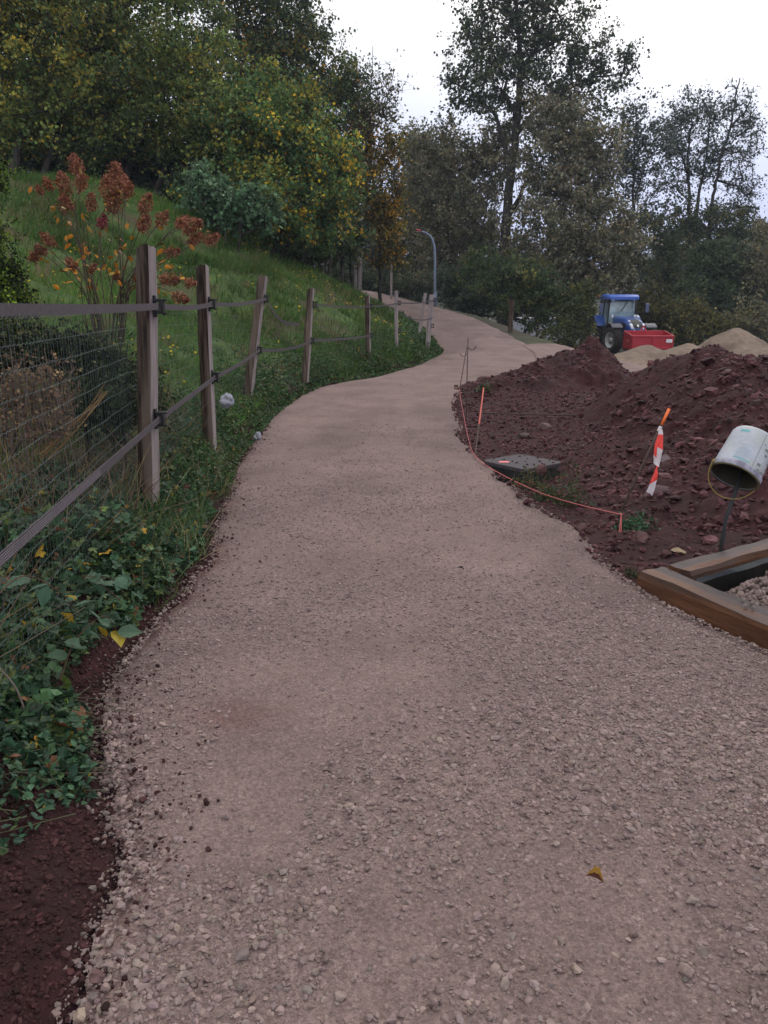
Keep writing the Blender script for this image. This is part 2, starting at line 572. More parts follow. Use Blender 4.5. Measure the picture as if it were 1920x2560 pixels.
ZP = np.array([(-30, -.3), (0, 0), (12, 0), (16, .05), (20, .20), (24, .44), (34, 1.06), (54, 2.5), (80, 4.0), (400, 6)])
fine_y = np.linspace(-30, 120, 1501)
def smooth_tab(tab, k=9):
    v = np.interp(fine_y, tab[:, 0], tab[:, 1])
    ker = np.hanning(k + 2)[1:-1]
    ker /= ker.sum()
    return np.convolve(np.pad(v, k // 2, mode='edge'), ker, 'valid')
_xl, _xr, _zp = smooth_tab(XL), smooth_tab(XR), smooth_tab(ZP, 31)
def xl(y): return np.interp(y, fine_y, _xl) + 0.05 * fbm(np.asarray(y) * 1.7, np.asarray(y) * 0 + 3.3, 2, 5) + .05 * fbm(np.asarray(y) * 7, np.asarray(y) * 0 + 1.3, 3, 6)
def xr(y): return np.interp(y, fine_y, _xr) + 0.09 * fbm(np.asarray(y) * 1.9, np.asarray(y) * 0 + 8.1, 4, 9)
def zp(y): return np.where(np.asarray(y) > 120, 5.0, np.interp(y, fine_y, _zp))
PL = np.stack([_xl, fine_y], -1)[::3]
def dist_left(x, y):
    x, y = np.asarray(x, float), np.asarray(y, float)
    sh = x.shape
    x, y = x.ravel(), y.ravel()
    d = np.full(len(x), 1e9)
    A, B = PL[:-1], PL[1:]
    for i in range(0, len(x), 4000):
        q = np.stack([x[i:i + 4000], y[i:i + 4000]], -1)[:, None]
        ab = (B - A)[None]
        t = np.clip(np.sum((q - A[None]) * ab, -1) / np.sum(ab * ab, -1), 0, 1)
        dd = np.linalg.norm(q - (A[None] + t[..., None] * ab), axis=-1)
        d[i:i + 4000] = dd.min(1)
    return d.reshape(sh)

def H_left(x, y):
    d = dist_left(x, y)
    y = np.asarray(y, float)
    x = np.asarray(x, float)
    foot = 0.55 + 1.1 * (1 - sstep(y, 6, 10.5))
    strip = 0.22 * sstep(d, 0.0, 0.55)
    slope = 0.50 * np.maximum(d - foot, 0)
    slope = slope - 0.42 * np.maximum(d - 8.6, 0) * (d > 8.6)
    lumps = fbm(x * .7, y * .7, 4, 21) * .24 * sstep(d, .3, 2) + fbm(x * 3, y * 3, 3, 25) * .06 * sstep(d, 0.05, .4)
    return zp(y) - .02 + strip + slope + lumps

E1, E2, C0 = np.array((.424, -.906)), np.array((.832, .555)), np.array((1.557, 3.96))
def pit(x, y):
    """the dug bed inside the timber edging"""
    dx, dy = x - C0[0], y - C0[1]
    det = E1[0] * E2[1] - E1[1] * E2[0]
    a = (dx * E2[1] - dy * E2[0]) / det
    b = (E1[0] * dy - E1[1] * dx) / det
    return .30 * sstep(a, .06, .14) * sstep(b, .06, .14) * (a < 3.5) * (b < 3.5)
def H_right(x, y):
    x, y = np.asarray(x, float), np.asarray(y, float)
    d = np.maximum(x - np.interp(y, fine_y, _xr), 0)
    yard = -.03 * np.maximum(y - 10, 0) - .0 * x
    yard = np.maximum(yard, -1.3 - .002 * y)
    k = sstep(d, 0.1, 4.5)
    base = zp(y) * (1 - k) + yard * k
    near = 1 - sstep(y, 12, 20)
    base = base - .03 * sstep(d, 0.0, .25) * near + (.05 + .10 * near) * sstep(d, .5, 2.0) * near
    base = base - .16 * np.exp(-(((x - 1.30) / .42) ** 2 + ((y - 7.25) / .42) ** 2))
    return base - .03 - pit(x, y) + fbm(x * 1.1, y * 1.1, 4, 33) * .07 * sstep(d, 0, .6) + fbm(x * 6, y * 6, 3, 35) * .03 * sstep(d, 0, .2) * near

def Hgt(x, y):
    x, y = np.asarray(x, float), np.asarray(y, float)
    l, r = np.interp(y, fine_y, _xl), np.interp(y, fine_y, _xr)
    return np.where(x < l, H_left(x, y), np.where(x > r, H_right(x, y), zp(y)))

def path_micro(x, y):
    n = 1 - sstep(y, 10, 18)
    return fbm(x * .9, y * .9, 3, 41) * .02 + n * (fbm(x * 6, y * 6, 3, 43) * .006 + fbm(x * 26, y * 26, 3, 44) * .006)

rows = np.concatenate([np.arange(-12, 0.8, .3), np.arange(.8, 7, .035), np.arange(7, 22, .1), np.arange(22, 60, .4), np.arange(60, 121, 3)])
c = np.linspace(0, 1, 120)
Yg = np.repeat(rows[:, None], len(c), 1)
l, r = xl(rows)[:, None], xr(rows)[:, None]
Xg = l + (r - l) * c[None]
ed = np.minimum(Xg - l, r - Xg)
Zg = zp(Yg) + path_micro(Xg, Yg) - .022 * (1 - sstep(ed, -.01, .16))
# packed-fines patches and red stain near the left edge: real marks in the gravel
tint = np.ones(Xg.shape + (3,))
stain = np.exp(-(((Xg + .58) / .16) ** 2 + ((Yg - 2.62) / .10) ** 2)) + .8 * np.exp(-(((ed) / .10) ** 2)) * (fbm(Xg * 3, Yg * 3, 3, 77) > -.05) * (Xg < 0) * (Yg < 9)
damp = sstep(fbm(Xg * .8, Yg * .35, 4, 55), .05, .5) * .22
tint *= (1 - damp)[..., None]
tint = tint * (1 - stain[..., None] * .28 * np.array((.55, 1, 1)))
path = MB().grid(Xg, Yg, Zg, tint.reshape(-1, 3)).build('path', m_path, smooth=True)
tag(path, kind='structure')

dd = np.concatenate([[-.2, -.1, 0], np.arange(.03, 1.6, .05), 1.6 + np.cumsum(.06 * 1.07 ** np.arange(72))])
rows2 = np.concatenate([np.arange(-12, 0.8, .4), np.arange(.8, 8, .06), np.arange(8, 30, .16), np.arange(30, 60, .6), np.arange(60, 121, 4), [140, 180, 240, 320, 400]])
Yl = np.repeat(rows2[:, None], len(dd), 1)
Xl = xl(rows2)[:, None] - dd[None]
Zl = np.where(dd[None] < 0, zp(Yl) - .14, H_left(Xl, Yl) - .022 * (dd[None] < .01))
bk = MB().grid(Xl, Yl, Zl, flip=True)
q = bk.f[0]
dq = dd[None] + 0 * Yl
near_soil = (((dq < .25) | ((Yl < 3.2) & (dq < 1.6)) | ((Yl < 6.5) & (dq < .9))) & (Yl < 20)).ravel()[q].all(1)
bk.f, bk.m = [q[~near_soil], q[near_soil]], [0, 1]
tag(bk.build('grass_bank', [m_bank, m_soil], smooth=True), kind='structure')
dd2 = np.concatenate([[-.2, -.1, 0], np.arange(.03, 3, .06), 3 + np.cumsum(.08 * 1.10 ** np.arange(70))])
Yr = np.repeat(rows2[:, None], len(dd2), 1)
Xr_ = xr(rows2)[:, None] + dd2[None]
Zr = np.where(dd2[None] < 0, zp(Yr) - .14, H_right(Xr_, Yr))
near_face = ((Yr[:-1, :-1] < 19) & (Xr_[:-1, :-1] < 16)).ravel()
gm = MB().grid(Xr_, Yr, Zr)
q = gm.f[0]
gm.f, gm.m = [q[~near_face], q[near_face]], [0, 1]
tag(gm.build('ground', [m_ground, m_soil], smooth=True), kind='structure')
# gravelled yard beyond the heaps
yr = np.arange(14.6, 40, .25)
yc = np.linspace(0, 1, 90)
x0 = np.interp(yr, fine_y, _xr) - .30
x1 = 24 + 1.5 * fbm(yr * .3, yr * 0, 3, 3)
x1 = np.where(yr < 17, x0 + (x1 - x0) * sstep(yr, 14.4, 17), x1)
x1 = np.where(yr > 25, np.maximum(x0 + .3, x1 - (yr - 25) * .9), x1)
x0 = np.where(yr > 23, np.minimum(x0 + (yr - 23) * 1.0, x1 - .2), x0)
Xy = x0[:, None] + (x1 - x0)[:, None] * yc[None]
Yy = np.repeat(yr[:, None], len(yc), 1)
tag(MB().grid(Xy, Yy, H_right(Xy, Yy) + .045).build('yard', m_path, smooth=True), kind='structure')
# far wooded hill
hx = np.linspace(-80, 620, 120)
hy = np.linspace(230, 420, 40)
HX, HY = np.meshgrid(hx, hy)
HZ = -4 + 60 * sstep(HX, -60, 330) * sstep(HY, 235, 360) + fbm(HX * .08, HY * .08, 5, 61) * 8
tag(MB().grid(HX, HY, HZ).build('hill', m_hill, smooth=True), kind='structure')

# ------------------------------------------------------------------ gravel chips on the path (uncountable)
def gravel():
    mb = MB()
    for (y0, y1, dens, smin, smax) in ((.9, 2.2, 14000, .0022, .0050), (2.2, 3.4, 7000, .003, .0055), (.9, 1.7, 11000, .0040, .0195), (1.7, 2.7, 9000, .0042, .0175), (2.7, 4.2, 4800, .0046, .0135), (4.2, 6.5, 2200, .0056, .013), (6.5, 10, 420, .007, .013)):
        N = int(dens * (y1 - y0) * min(4.4, .6 * (y0 + y1) + .5))
        y = rng.uniform(y0, y1, N)
        x = rng.uniform(np.maximum(-1.6, -.60 * y - .25), np.minimum(3.0, .60 * y + .25), N)
        L_, R_ = xl(y), xr(y)
        keep = (x > L_ - .03 - .20 * np.exp(-((y - 2.9) / .8) ** 2) * rng.uniform(size=N) ** 1.5 - (.03 + .11 * sstep(y, 1.9, 2.5)) * rng.uniform(size=N) ** 3) & (x < R_ + .06)
        # coarse and fine patches
        pat = fbm(x * .9 + 4, y * .7, 4, 71)
        prob = np.clip(.82 + 1.3 * pat - .66 * sstep(y, 2.2, 5.2), .05, 1)
        edge = np.exp(-(np.minimum(np.abs(x - L_), np.abs(R_ - x)) / .18))
        prob = np.maximum(prob, .8 * edge)
        prob = np.where((np.abs(x + .42) < .17) & (y > 1.8) & (y < 2.75), prob * .12, prob)
        out = np.maximum(np.maximum(L_ - x, x - R_), 0)
        prob = np.where(out > 0, .42 * np.exp(-out / .06), prob)
        keep &= rng.uniform(size=N) < prob
        x, y = x[keep], y[keep]
        N = len(x)
        s = smin + (smax - smin) * rng.beta(1.1, 3.6, N)
        ed_ = np.minimum(x - xl(y), xr(y) - x)
        z = np.where(ed_ > 0, zp(y) + path_micro(x, y) - .022 * (1 - sstep(ed_, -.01, .16)), Hgt(x, y) + .004) + s * rng.uniform(-.25, .38, N)
        z = np.where((ed_ > 0) & (ed_ < .05), np.maximum(z, Hgt(x, y) + .004), z)
        sz = np.stack([s * rng.uniform(.8, 1.35, N), s * rng.uniform(.75, 1.1, N), s * rng.uniform(.5, .8, N)], -1)
        t = np.clip(1 + rng.normal(size=(N, 1)) * .13 + rng.normal(size=(N, 3)) * .025, .5, 1.5)
        t = t * np.where(ed_ < 0, .78, 1.0)[:, None]
        mb.scatter(STONES, ICOF, np.stack([x, y, z], -1), yaw_frames(N, .35), sz, t)
    return mb.build('gravel', m_stone)
tag(gravel(), kind='stuff')

def crumbs(name, mat, region, N, smin, smax, zoff=0.2):
    """soil crumbs scattered over the ground by a sampling function -> (x, y)"""
    x, y = region(N)
    n = len(x)
    s = smin + (smax - smin) * rng.beta(1, 4, n)
    z = Hgt(x, y) + s * rng.uniform(-.2, zoff + .3, n)
    sz = np.stack([s * rng.uniform(.8, 1.4, n), s * rng.uniform(.7, 1.1, n), s * rng.uniform(.5, .9, n)], -1)
    t = np.clip(1 + rng.normal(size=(n, 1)) * .25 + rng.normal(size=(n, 3)) * .04, .3, 2)
    return MB().scatter(STONES, ICOF, np.stack([x, y, z], -1), yaw_frames(n, .6), sz, t).build(name, mat)
def reg_left(N):
    y = rng.uniform(.9, 10, N) ** 1.0
    d = np.abs(rng.normal(size=N)) * .24 - .06 * rng.uniform(size=N)
    y = np.where(rng.uniform(size=N) < .5, rng.uniform(.9, 3.0, N), y)
    d = np.where(y < 3.0, rng.uniform(-.01, .95, N), d)
    d = np.where(rng.uniform(size=N) < .025, -np.abs(rng.normal(size=N)) * .13, d)
    return xl(y) - d, y
def reg_right(N):
    y = rng.uniform(3.9, 15.5, N)
    d = rng.uniform(-.05, 2.6, N) ** 1.0
    return xr(y) + d, y
tag(crumbs('soil_crumbs', m_crumb, reg_left, 26000, .003, .018), kind='stuff')
tag(crumbs('soil_rubble', m_clod, reg_right, 9000, .008, .05), kind='stuff')

# ------------------------------------------------------------------ heaps
def heap(name, label, mat, f, x0, x1, y0, y1, n, clods=0, cm=None, cs=(.015, .09), group=None):
    X, Y = np.meshgrid(np.linspace(x0, x1, n), np.linspace(y0, y1, n))
    h = f(X, Y)
    Z = H_right(X, Y) + h
    cx, cy = (x0 + x1) / 2, (y0 + y1) / 2
    cz = float(Hgt(cx, cy))
    root = thing(name, label, 'heap', (cx, cy, cz), 0, group)
    mb = MB().grid(X, Y, Z)
    q = mb.f[0]
    hv = h.ravel()
    q = q[hv[q].max(1) > -.10]
    mb.f = [q]
    mb.build('mound', mat, root, smooth=True)
    if clods:
        x, y = rng.uniform(x0, x1, clods), rng.uniform(y0, y1, clods)
        hh = f(x, y)
        k = (hh > -.01) & (rng.uniform(size=clods) < np.clip(.6 + 1.3 * fbm(x * .9, y * .9, 3, 881), .12, 1))
        x, y, hh = x[k], y[k], hh[k]
        n_ = len(x)
        s = cs[0] * .7 + (cs[1] - cs[0]) * rng.beta(.8, 7, n_)
        s = np.where(rng.uniform(size=n_) < .008, cs[1] * rng.uniform(.45, .85, n_), s)
        z = H_right(x, y) + hh + s * rng.uniform(-.2, .5, n_)
        sz = np.stack([s * rng.uniform(.9, 1.5, n_), s * rng.uniform(.7, 1.1, n_), s * rng.uniform(.45, .8, n_)], -1)
        t = np.clip(1 + rng.normal(size=(n_, 1)) * .28 + rng.normal(size=(n_, 3)) * .04, .3, 2.2)
        o = MB().scatter(STONES, ICOF, np.stack([x, y, z], -1), yaw_frames(n_, .55), sz, t).build('clods', cm or mat, root)
        tag(o, kind='stuff')
    return root
def ridge(X, Y, pts, seed, rough=.12, fs=1.6, sharp=1.0):
    """heap height: max of cones with rounded tops at (x, y, height, radius)"""
    h = np.full(np.shape(X), -1.0)
    for (px, py, hh, rr, *ry) in pts:
        dx = (X - px) / rr
        dy = (Y - py) / (ry[0] if ry else rr)
        d = np.sqrt(dx * dx + dy * dy + .012)
        d = d * (1 + .18 * fbm(X * .8, Y * .8, 3, seed))
        h = np.maximum(h, hh * (1 - d ** sharp) / (1 - .012 ** .5))
    return h + rough * fbm(X * fs, Y * fs, 5, seed + 3) * sstep(h, -.1, .35) + rough * .35 * fbm(X * 7, Y * 7, 3, seed + 8) * sstep(h, -.1, .2)
h1 = [(4.15, 15.6, .82, .95, 1.9), (3.6, 15.3, .72, 1.1, 1.9), (2.95, 14.8, .46, 1.3, 1.5), (2.1, 14.2, .20, 1.0, 1.0), (4.45, 15.8, .66, .6, 1.4)]
h2 = [(4.0, 9.3, .94, 1.40, 3.0), (4.7, 9.3, .86, 2.2, 3.3), (5.6, 9.1, .92, 3.0, 3.6), (6.8, 8.8, 1.0, 3.4, 3.8), (3.55, 7.6, .52, 1.35, 2.3), (4.4, 7.2, .74, 1.9, 2.8), (5.4, 6.8, .8, 2.4, 2.8), (8.2, 8.6, 1.0, 3.5, 4), (2.9, 6.3, .22, 1.1, 1.5), (6.5, 6.2, .75, 2.6, 2.4)]
f1 = lambda X, Y: ridge(X, Y, h1, 101, 0.2, 1.7)
f2 = lambda X, Y: ridge(X, Y, h2, 131, .14, 1.4)
heap('soil_heap', 'smaller dark red soil heap farther away, between the path and the tractor', m_soil, f1, .9, 7.8, 12.3, 19, 150, 15000, m_clod, (.015, .11), 'heaps of red soil')
heap('soil_heap', 'large stony red soil heap behind the white bucket at the right', m_soil, f2, 1.4, 12, 4.4, 13.4, 240, 44000, m_clod, (.012, .10), 'heaps of red soil')
def sand(name, label, pk, seed):
    f = lambda X, Y: ridge(X, Y, pk, seed, .05, 1.2)
    xs, ys, rs = [p[0] for p in pk], [p[1] for p in pk], max(p[3] for p in pk)
    return heap(name, label, m_sand, f, min(xs) - rs - .6, max(xs) + rs + .6, min(ys) - rs - .6, max(ys) + rs + .6, 90, 0, group='heaps of pale sand')
def gx(u, y, v=880):
    return float(PY(u, v, y)[0])
sand('sand_heap', 'low pale sand heap in front of the red transport box', [(gx(1615, 27), 27, .75, 1.7), (gx(1585, 26.6), 26.6, .5, 1.4)], 151)
sand('sand_heap', 'low rounded sand heap between the box and the tall pointed one', [(gx(1722, 28.5), 28.5, .82, 1.9)], 157)
sand('sand_heap', 'tallest pointed sand heap at the right edge', [(gx(1832, 29), 29, 1.35, 2.3), (gx(1862, 29.4), 29.4, 1.0, 2.2)], 163)

# ------------------------------------------------------------------ trees and shrubs
GREEN = [(.050, .075, .022), (.075, .095, .024), (.030, .050, .018), (.16, .145, .025), (.36, .24, .025)]
def ell(u, v, t, ru, rv, rd):
    """crown volume: centre seen at (u, v) at depth t, radii from pixels, depth radius in metres"""
    return (P(u, v, t), np.array((ru * t / F, rd, rv * t / F)))

LEAF_MULT = 2.2
def tree(name, label, cat, trunks, ells, nb, nleaf, size, spread, cols, w, group=None, r0=.12, cj=.22, up=.3, droop=.3, barkt=(1, 1, 1), inner=.45, twig=.012, clumpcol=None, mat=None, bark=None, dens=1.0):
    base = np.array(trunks[0][0], float)
    root = thing(name, label, cat, tuple(base), 0, group)
    pos, par, rad = [], [], []
    trunks = [np.array(tr, float) for tr in trunks]
    first = trunks[0]
    for tr in trunks:
        seg = np.linalg.norm(np.diff(tr, axis=0), axis=1)
        s = np.concatenate([[0], np.cumsum(seg)])
        n = max(4, int(s[-1] / .45))
        q = np.linspace(0, s[-1], n)
        pts = np.stack([np.interp(q, s, tr[:, k]) for k in range(3)], -1)
        pts[1:-1] += rng.normal(size=(n - 2, 3)) * .035
        for i in range(n):
            par.append(-1 if i == 0 else len(pos) - 1)
            pos.append(pts[i])
            rad.append(r0 * (1 if tr is first else .42 if len(trunks) > 1 and np.linalg.norm(tr[0] - first[0]) > 3 else .75) * (1 - .82 * i / (n - 1)))
    nt = len(pos)
    vol = np.array([e[1].prod() ** .75 for e in ells])
    ei = rng.choice(len(ells), nb, p=vol / vol.sum())
    u = nrm(rng.normal(size=(nb, 3))) * (rng.uniform(size=(nb, 1)) ** inner)
    T = np.array([ells[i][0] for i in ei]) + u * np.array([ells[i][1] for i in ei]) * (1 + rng.normal(size=(nb, 1)) * .07)
    T = T[T[:, 2] > base[2] + .15]
    tp = np.array(pos)
    order = np.argsort([np.min(np.linalg.norm(tp - p, axis=1)) for p in T])
    T = T[order]
    buf = np.zeros((nt + 4 * len(T), 3))
    buf[:nt] = tp
    cnt = nt
    tips = []
    for p in T:
        d = buf[:cnt] - p
        dist = np.sqrt((d * d).sum(1)) + np.maximum(d[:, 2] + .1, 0) * 1.2
        j = int(np.argmin(dist))
        a = buf[j]
        L = np.linalg.norm(p - a)
        k = 1 if L < .5 else (2 if L < 1.4 else 3)
        prev = j
        for q in range(1, k + 1):
            f = q / k
            pt = a + (p - a) * f + rng.normal(size=3) * .06 * L * (q < k) + np.array((0, 0, .10 * L * math.sin(math.pi * f)))
            buf[cnt] = pt
            par.append(prev)
            rad.append(0)
            prev = cnt
            cnt += 1
        tips.append(prev)
    pos = buf[:cnt]
    load = np.zeros(cnt)
    load[tips] += 1
    for i in range(cnt - 1, -1, -1):
        if par[i] >= 0:
            load[par[i]] += load[i]
    rad = np.array(rad)
    rad[nt:] = twig * np.sqrt(np.maximum(load[nt:], 1)) * .9
    rad = np.minimum(rad, r0)
    mb = MB()
    i = 0
    for tr in trunks:                       # trunks as smooth tubes
        j = i + 1
        while j < nt and par[j] == j - 1:
            j += 1
        mb.tube(pos[i:j], rad[i:j], 9, barkt)
        i = j
    k = np.arange(nt, cnt)
    pk = np.array(par)[k]
    if len(k):
        r1 = rad[k]
        rp = np.minimum(np.where(pk < nt, rad[k] * 1.2, rad[pk]), rad[k] * 1.6)
        mb.segs(pos[pk], pos[k], rp, r1 * .9, 5, barkt)
    tmb = mb
    tips = np.array(tips)
    if nleaf and len(tips):
        per = rng.poisson(dens * LEAF_MULT * nleaf / len(tips), len(tips))
        ti = np.repeat(np.arange(len(tips)), per)
        N = len(ti)
        M_ = 6
        b = pos[tips]
        a = pos[np.array(par)[tips]]
        f = rng.uniform(.15, 1.1, (len(tips), M_, 1))
        tw0 = a[:, None] + (b - a)[:, None] * np.minimum(f, 1)
        tw1 = tw0 + rng.normal(size=(len(tips), M_, 3)) * spread * np.array((1.25, 1.25, 1.0)) + np.array((0, 0, .15 * spread))
        tmb.segs(tw0.reshape(-1, 3), tw1.reshape(-1, 3), twig * .45, twig * .2, 3, barkt)
        j = rng.integers(0, M_, N)
        g = rng.uniform(.25, 1.1, (N, 1))
        p = tw0[ti, j] + (tw1 - tw0)[ti, j] * g + rng.normal(size=(N, 3)) * spread * .29
        p[:, 2] = np.maximum(p[:, 2], base[2] - .3)
        ww = np.array(w, float)
        wc = ww[None] * np.exp(rng.normal(size=(len(tips), len(ww))) * 1.35)
        if clumpcol is not None:
            wc = wc * clumpcol(pos[tips])
        wc /= wc.sum(1, keepdims=True)
        cum = np.cumsum(wc, 1)
        idx = np.minimum((rng.uniform(size=(N, 1)) > cum[ti]).sum(1), len(ww) - 1)
        t = palette(N, cols, w, cj, idx) * np.exp(rng.normal(size=(len(tips), 1)) * .20)[ti]
        s = size * (.82 if size > .12 else .9) * rng.uniform(.5, 1.5, N)
        mb = MB().scatter(LEAF4, LEAF4F, p, rand_frames(N, up, droop), np.stack([s, s, s], -1), np.clip(t * 1.45, .003, .9))
        mb.build('crown', mat or m_leaf, root)
    tmb.build('trunk', bark or m_bark, root, smooth=True)
    return root

def gb(u, t, v=None):
    """ground point below pixel column u at depth t"""
    p = P(u, v if v is not None else 760, t)
    return np.array((p[0], p[1], float(Hgt(p[0], p[1])) - .1))
def stem(u0, t, *uv):
    return [gb(u0, t)] + [P(a, b, t) for a, b in uv]

OLIVE = [(.098, .140, .038), (.155, .180, .042), (.058, .085, .032), (.23, .19, .035), (.38, .25, .03)]
LGRP = 'autumn trees on the left bank'
tree('hazel_tree', 'big yellow-green tree filling the upper left corner', 'tree',
     [stem(60, 23, (80, 250), (40, 60), (0, -100)), stem(130, 23.4, (170, 250), (230, 90)), stem(-30, 23, (-60, 200), (-120, 50))],
     [ell(-30, 60, 23, 260, 250, 2.6), ell(140, 190, 23, 220, 190, 2.6), ell(40, 300, 22.6, 170, 90, 1.8), ell(160, -20, 23, 200, 140, 2.4)],
     420, 26000, .105, .30, OLIVE, (4, 4, 3, 2.8, .5), LGRP, .13)
tree('hazel_tree', 'dense green and yellow tree in the middle of the left bank, over the dark hollow', 'tree',
     [stem(330, 25, (340, 300), (320, 100), (300, -50)), stem(400, 25, (450, 300), (480, 140)), stem(290, 25, (240, 320), (190, 190))],
     [ell(330, 50, 25, 250, 230, 2.8), ell(420, 230, 24.4, 230, 170, 2.4), ell(250, 320, 24, 160, 100, 2), ell(520, 330, 24.2, 140, 120, 2)],
     440, 27000, .108, .30, OLIVE, (5, 4, 4, 1.6, .25), LGRP, .14)
tree('oak_tree', 'tall thinner dark green tree behind, its ragged edge against the white sky', 'tree',
     [stem(640, 31, (650, 300), (640, 120), (600, -80)), stem(660, 31, (730, 300), (790, 160))],
     [ell(600, -30, 31, 230, 190, 3.2), ell(680, 110, 31, 180, 160, 3), ell(770, 200, 31, 120, 120, 2.4), ell(740, 330, 31, 160, 110, 2.4), ell(860, 220, 31, 80, 70, 1.8), ell(760, 80, 31, 70, 70, 1.6)],
     430, 21000, .135, .36, [(.052, .078, .034), (.082, .10, .038), (.034, .052, .028), (.15, .13, .03), (.30, .17, .02)], (5, 4, 4, 1.2, .3), LGRP, .18)
tree('hazel_tree', 'bushy hazel with bright yellow patches at the right end of the bank', 'tree',
     [stem(640, 24, (640, 480), (620, 330), (640, 230)), stem(680, 24, (740, 470), (790, 330)), stem(600, 24, (560, 480), (520, 380)), stem(700, 24.4, (780, 520), (840, 420))],
     [ell(640, 380, 24, 200, 160, 2.2), ell(760, 400, 24.6, 130, 170, 2), ell(640, 520, 23.4, 210, 100, 1.8), ell(690, 270, 24.6, 120, 90, 1.8), ell(800, 520, 25, 110, 110, 1.8)],
     420, 26000, .112, .28, [(.064, .125, .042), (.105, .155, .044), (.042, .080, .034), (.22, .19, .03), (.50, .31, .025)], (6, 4, 4, 1.1, .45), LGRP, .08,
     clumpcol=lambda p: np.stack([np.ones(len(p)), np.ones(len(p)), np.ones(len(p)), 1 + 2.0 * (p[:, 2] > 3.6), .25 + 3.2 * ((p[:, 0] > -3.6) & (p[:, 2] > 3.4) & (p[:, 2] < 7.2))], -1))
tree('maple_tree', 'slender orange-yellow tree overhanging the upper bend of the path', 'tree',
     [stem(950, 37, (945, 560), (930, 420), (915, 300)), stem(880, 37, (870, 560), (880, 420))],
     [ell(900, 350, 36, 120, 90, 2.4), ell(930, 470, 36, 95, 100, 2), ell(965, 590, 36, 60, 75, 1.5), ell(850, 520, 35, 100, 120, 2), ell(985, 640, 36, 32, 40, 1)],
     300, 9500, .15, .34, [(.07, .075, .022), (.10, .085, .022), (.05, .05, .02), (.22, .14, .02), (.42, .21, .02)], (4, 4, 3, 3, 1.2), LGRP, .10)
tree('bare_tree', 'nearly leafless grey tree with forked branches against the sky', 'tree',
     [stem(850, 33, (880, 420), (920, 270), (930, 210), (932, 115)), [P(895, 370, 33), P(960, 290, 33), P(985, 165, 33)], [P(915, 290, 33), P(960, 255, 33), P(1005, 225, 33)]],
     [ell(930, 230, 33, 80, 90, 1.5), ell(975, 250, 33, 45, 60, 1.2), ell(870, 280, 33, 70, 80, 1.5)],
     120, 900, .13, .25, [(.05, .06, .035), (.09, .08, .04)], (1, 1), LGRP, .07, barkt=(1.6, 1.5, 1.5), twig=.011)
S_COL = [(.085, .15, .075), (.07, .12, .06), (.12, .19, .105), (.04, .075, .04)]
tree('shrub', 'pale grey-green round-leaved shrub in front of the dark hollow', 'shrub',
     [stem(570, 20.6, (560, 520), (500, 450), (450, 412)), stem(600, 20.6, (620, 500), (640, 440)), stem(560, 20.6, (540, 480))],
     [ell(560, 500, 20.6, 110, 60, 1), ell(500, 460, 20.6, 50, 40, .6), ell(640, 520, 20.6, 70, 50, .8)],
     110, 2600, .12, .16, S_COL, (3, 3, 2, 2), None, .04, up=.8)
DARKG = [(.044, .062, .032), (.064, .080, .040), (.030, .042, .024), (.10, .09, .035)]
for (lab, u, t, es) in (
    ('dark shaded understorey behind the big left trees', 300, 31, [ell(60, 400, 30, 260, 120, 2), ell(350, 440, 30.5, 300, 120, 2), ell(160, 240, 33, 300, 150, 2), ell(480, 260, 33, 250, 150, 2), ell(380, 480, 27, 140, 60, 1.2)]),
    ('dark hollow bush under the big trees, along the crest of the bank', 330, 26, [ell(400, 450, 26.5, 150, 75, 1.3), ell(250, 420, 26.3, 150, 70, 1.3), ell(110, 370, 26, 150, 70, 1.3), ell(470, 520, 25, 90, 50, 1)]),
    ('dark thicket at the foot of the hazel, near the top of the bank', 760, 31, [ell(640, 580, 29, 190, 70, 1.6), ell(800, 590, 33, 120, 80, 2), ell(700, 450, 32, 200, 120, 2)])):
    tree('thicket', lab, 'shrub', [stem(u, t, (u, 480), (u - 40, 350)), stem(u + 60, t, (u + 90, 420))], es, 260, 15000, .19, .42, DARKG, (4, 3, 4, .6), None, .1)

RGRP = 'trees behind the yard'
BROWN = [(.105, .105, .062), (.145, .13, .078), (.072, .076, .048), (.17, .14, .068), (.20, .175, .12)]
tree('tall_tree', 'tallest tree with a straight trunk and ragged crown against the sky', 'tree',
     [stem(1258, 48, (1262, 620), (1272, 480), (1290, 330), (1302, 180), (1292, 20), (1280, -120)), [P(1284, 350, 48), P(1325, 290, 48), P(1400, 235, 48), P(1475, 195, 47.6), P(1555, 185, 47.4)],
      [P(1280, 420, 48), P(1240, 290, 48), P(1180, 230, 48), P(1130, 205, 48)], [P(1300, 200, 48), P(1350, 100, 48), P(1400, 10, 48)], [P(1264, 560, 48), P(1330, 430, 48), P(1400, 360, 48)]],
     [ell(1300, 40, 48, 180, 150, 4), ell(1215, 150, 48, 110, 110, 3), ell(1400, 130, 48, 130, 110, 3), ell(1500, 185, 47.5, 95, 55, 2), ell(1190, 235, 48, 90, 55, 2.4), ell(1310, 250, 48, 120, 80, 3), ell(1450, 260, 48, 110, 60, 2.4),
      ell(1280, -100, 48, 210, 140, 4), ell(1560, 150, 47.5, 50, 40, 1.4), ell(1185, 80, 48, 50, 50, 1.5)],
     640, 15500, .215, .42, [(.040, .055, .026), (.058, .070, .032), (.028, .038, .022), (.09, .085, .035)], (4, 4, 4, 1), RGRP, .42, twig=.02, dens=.80)
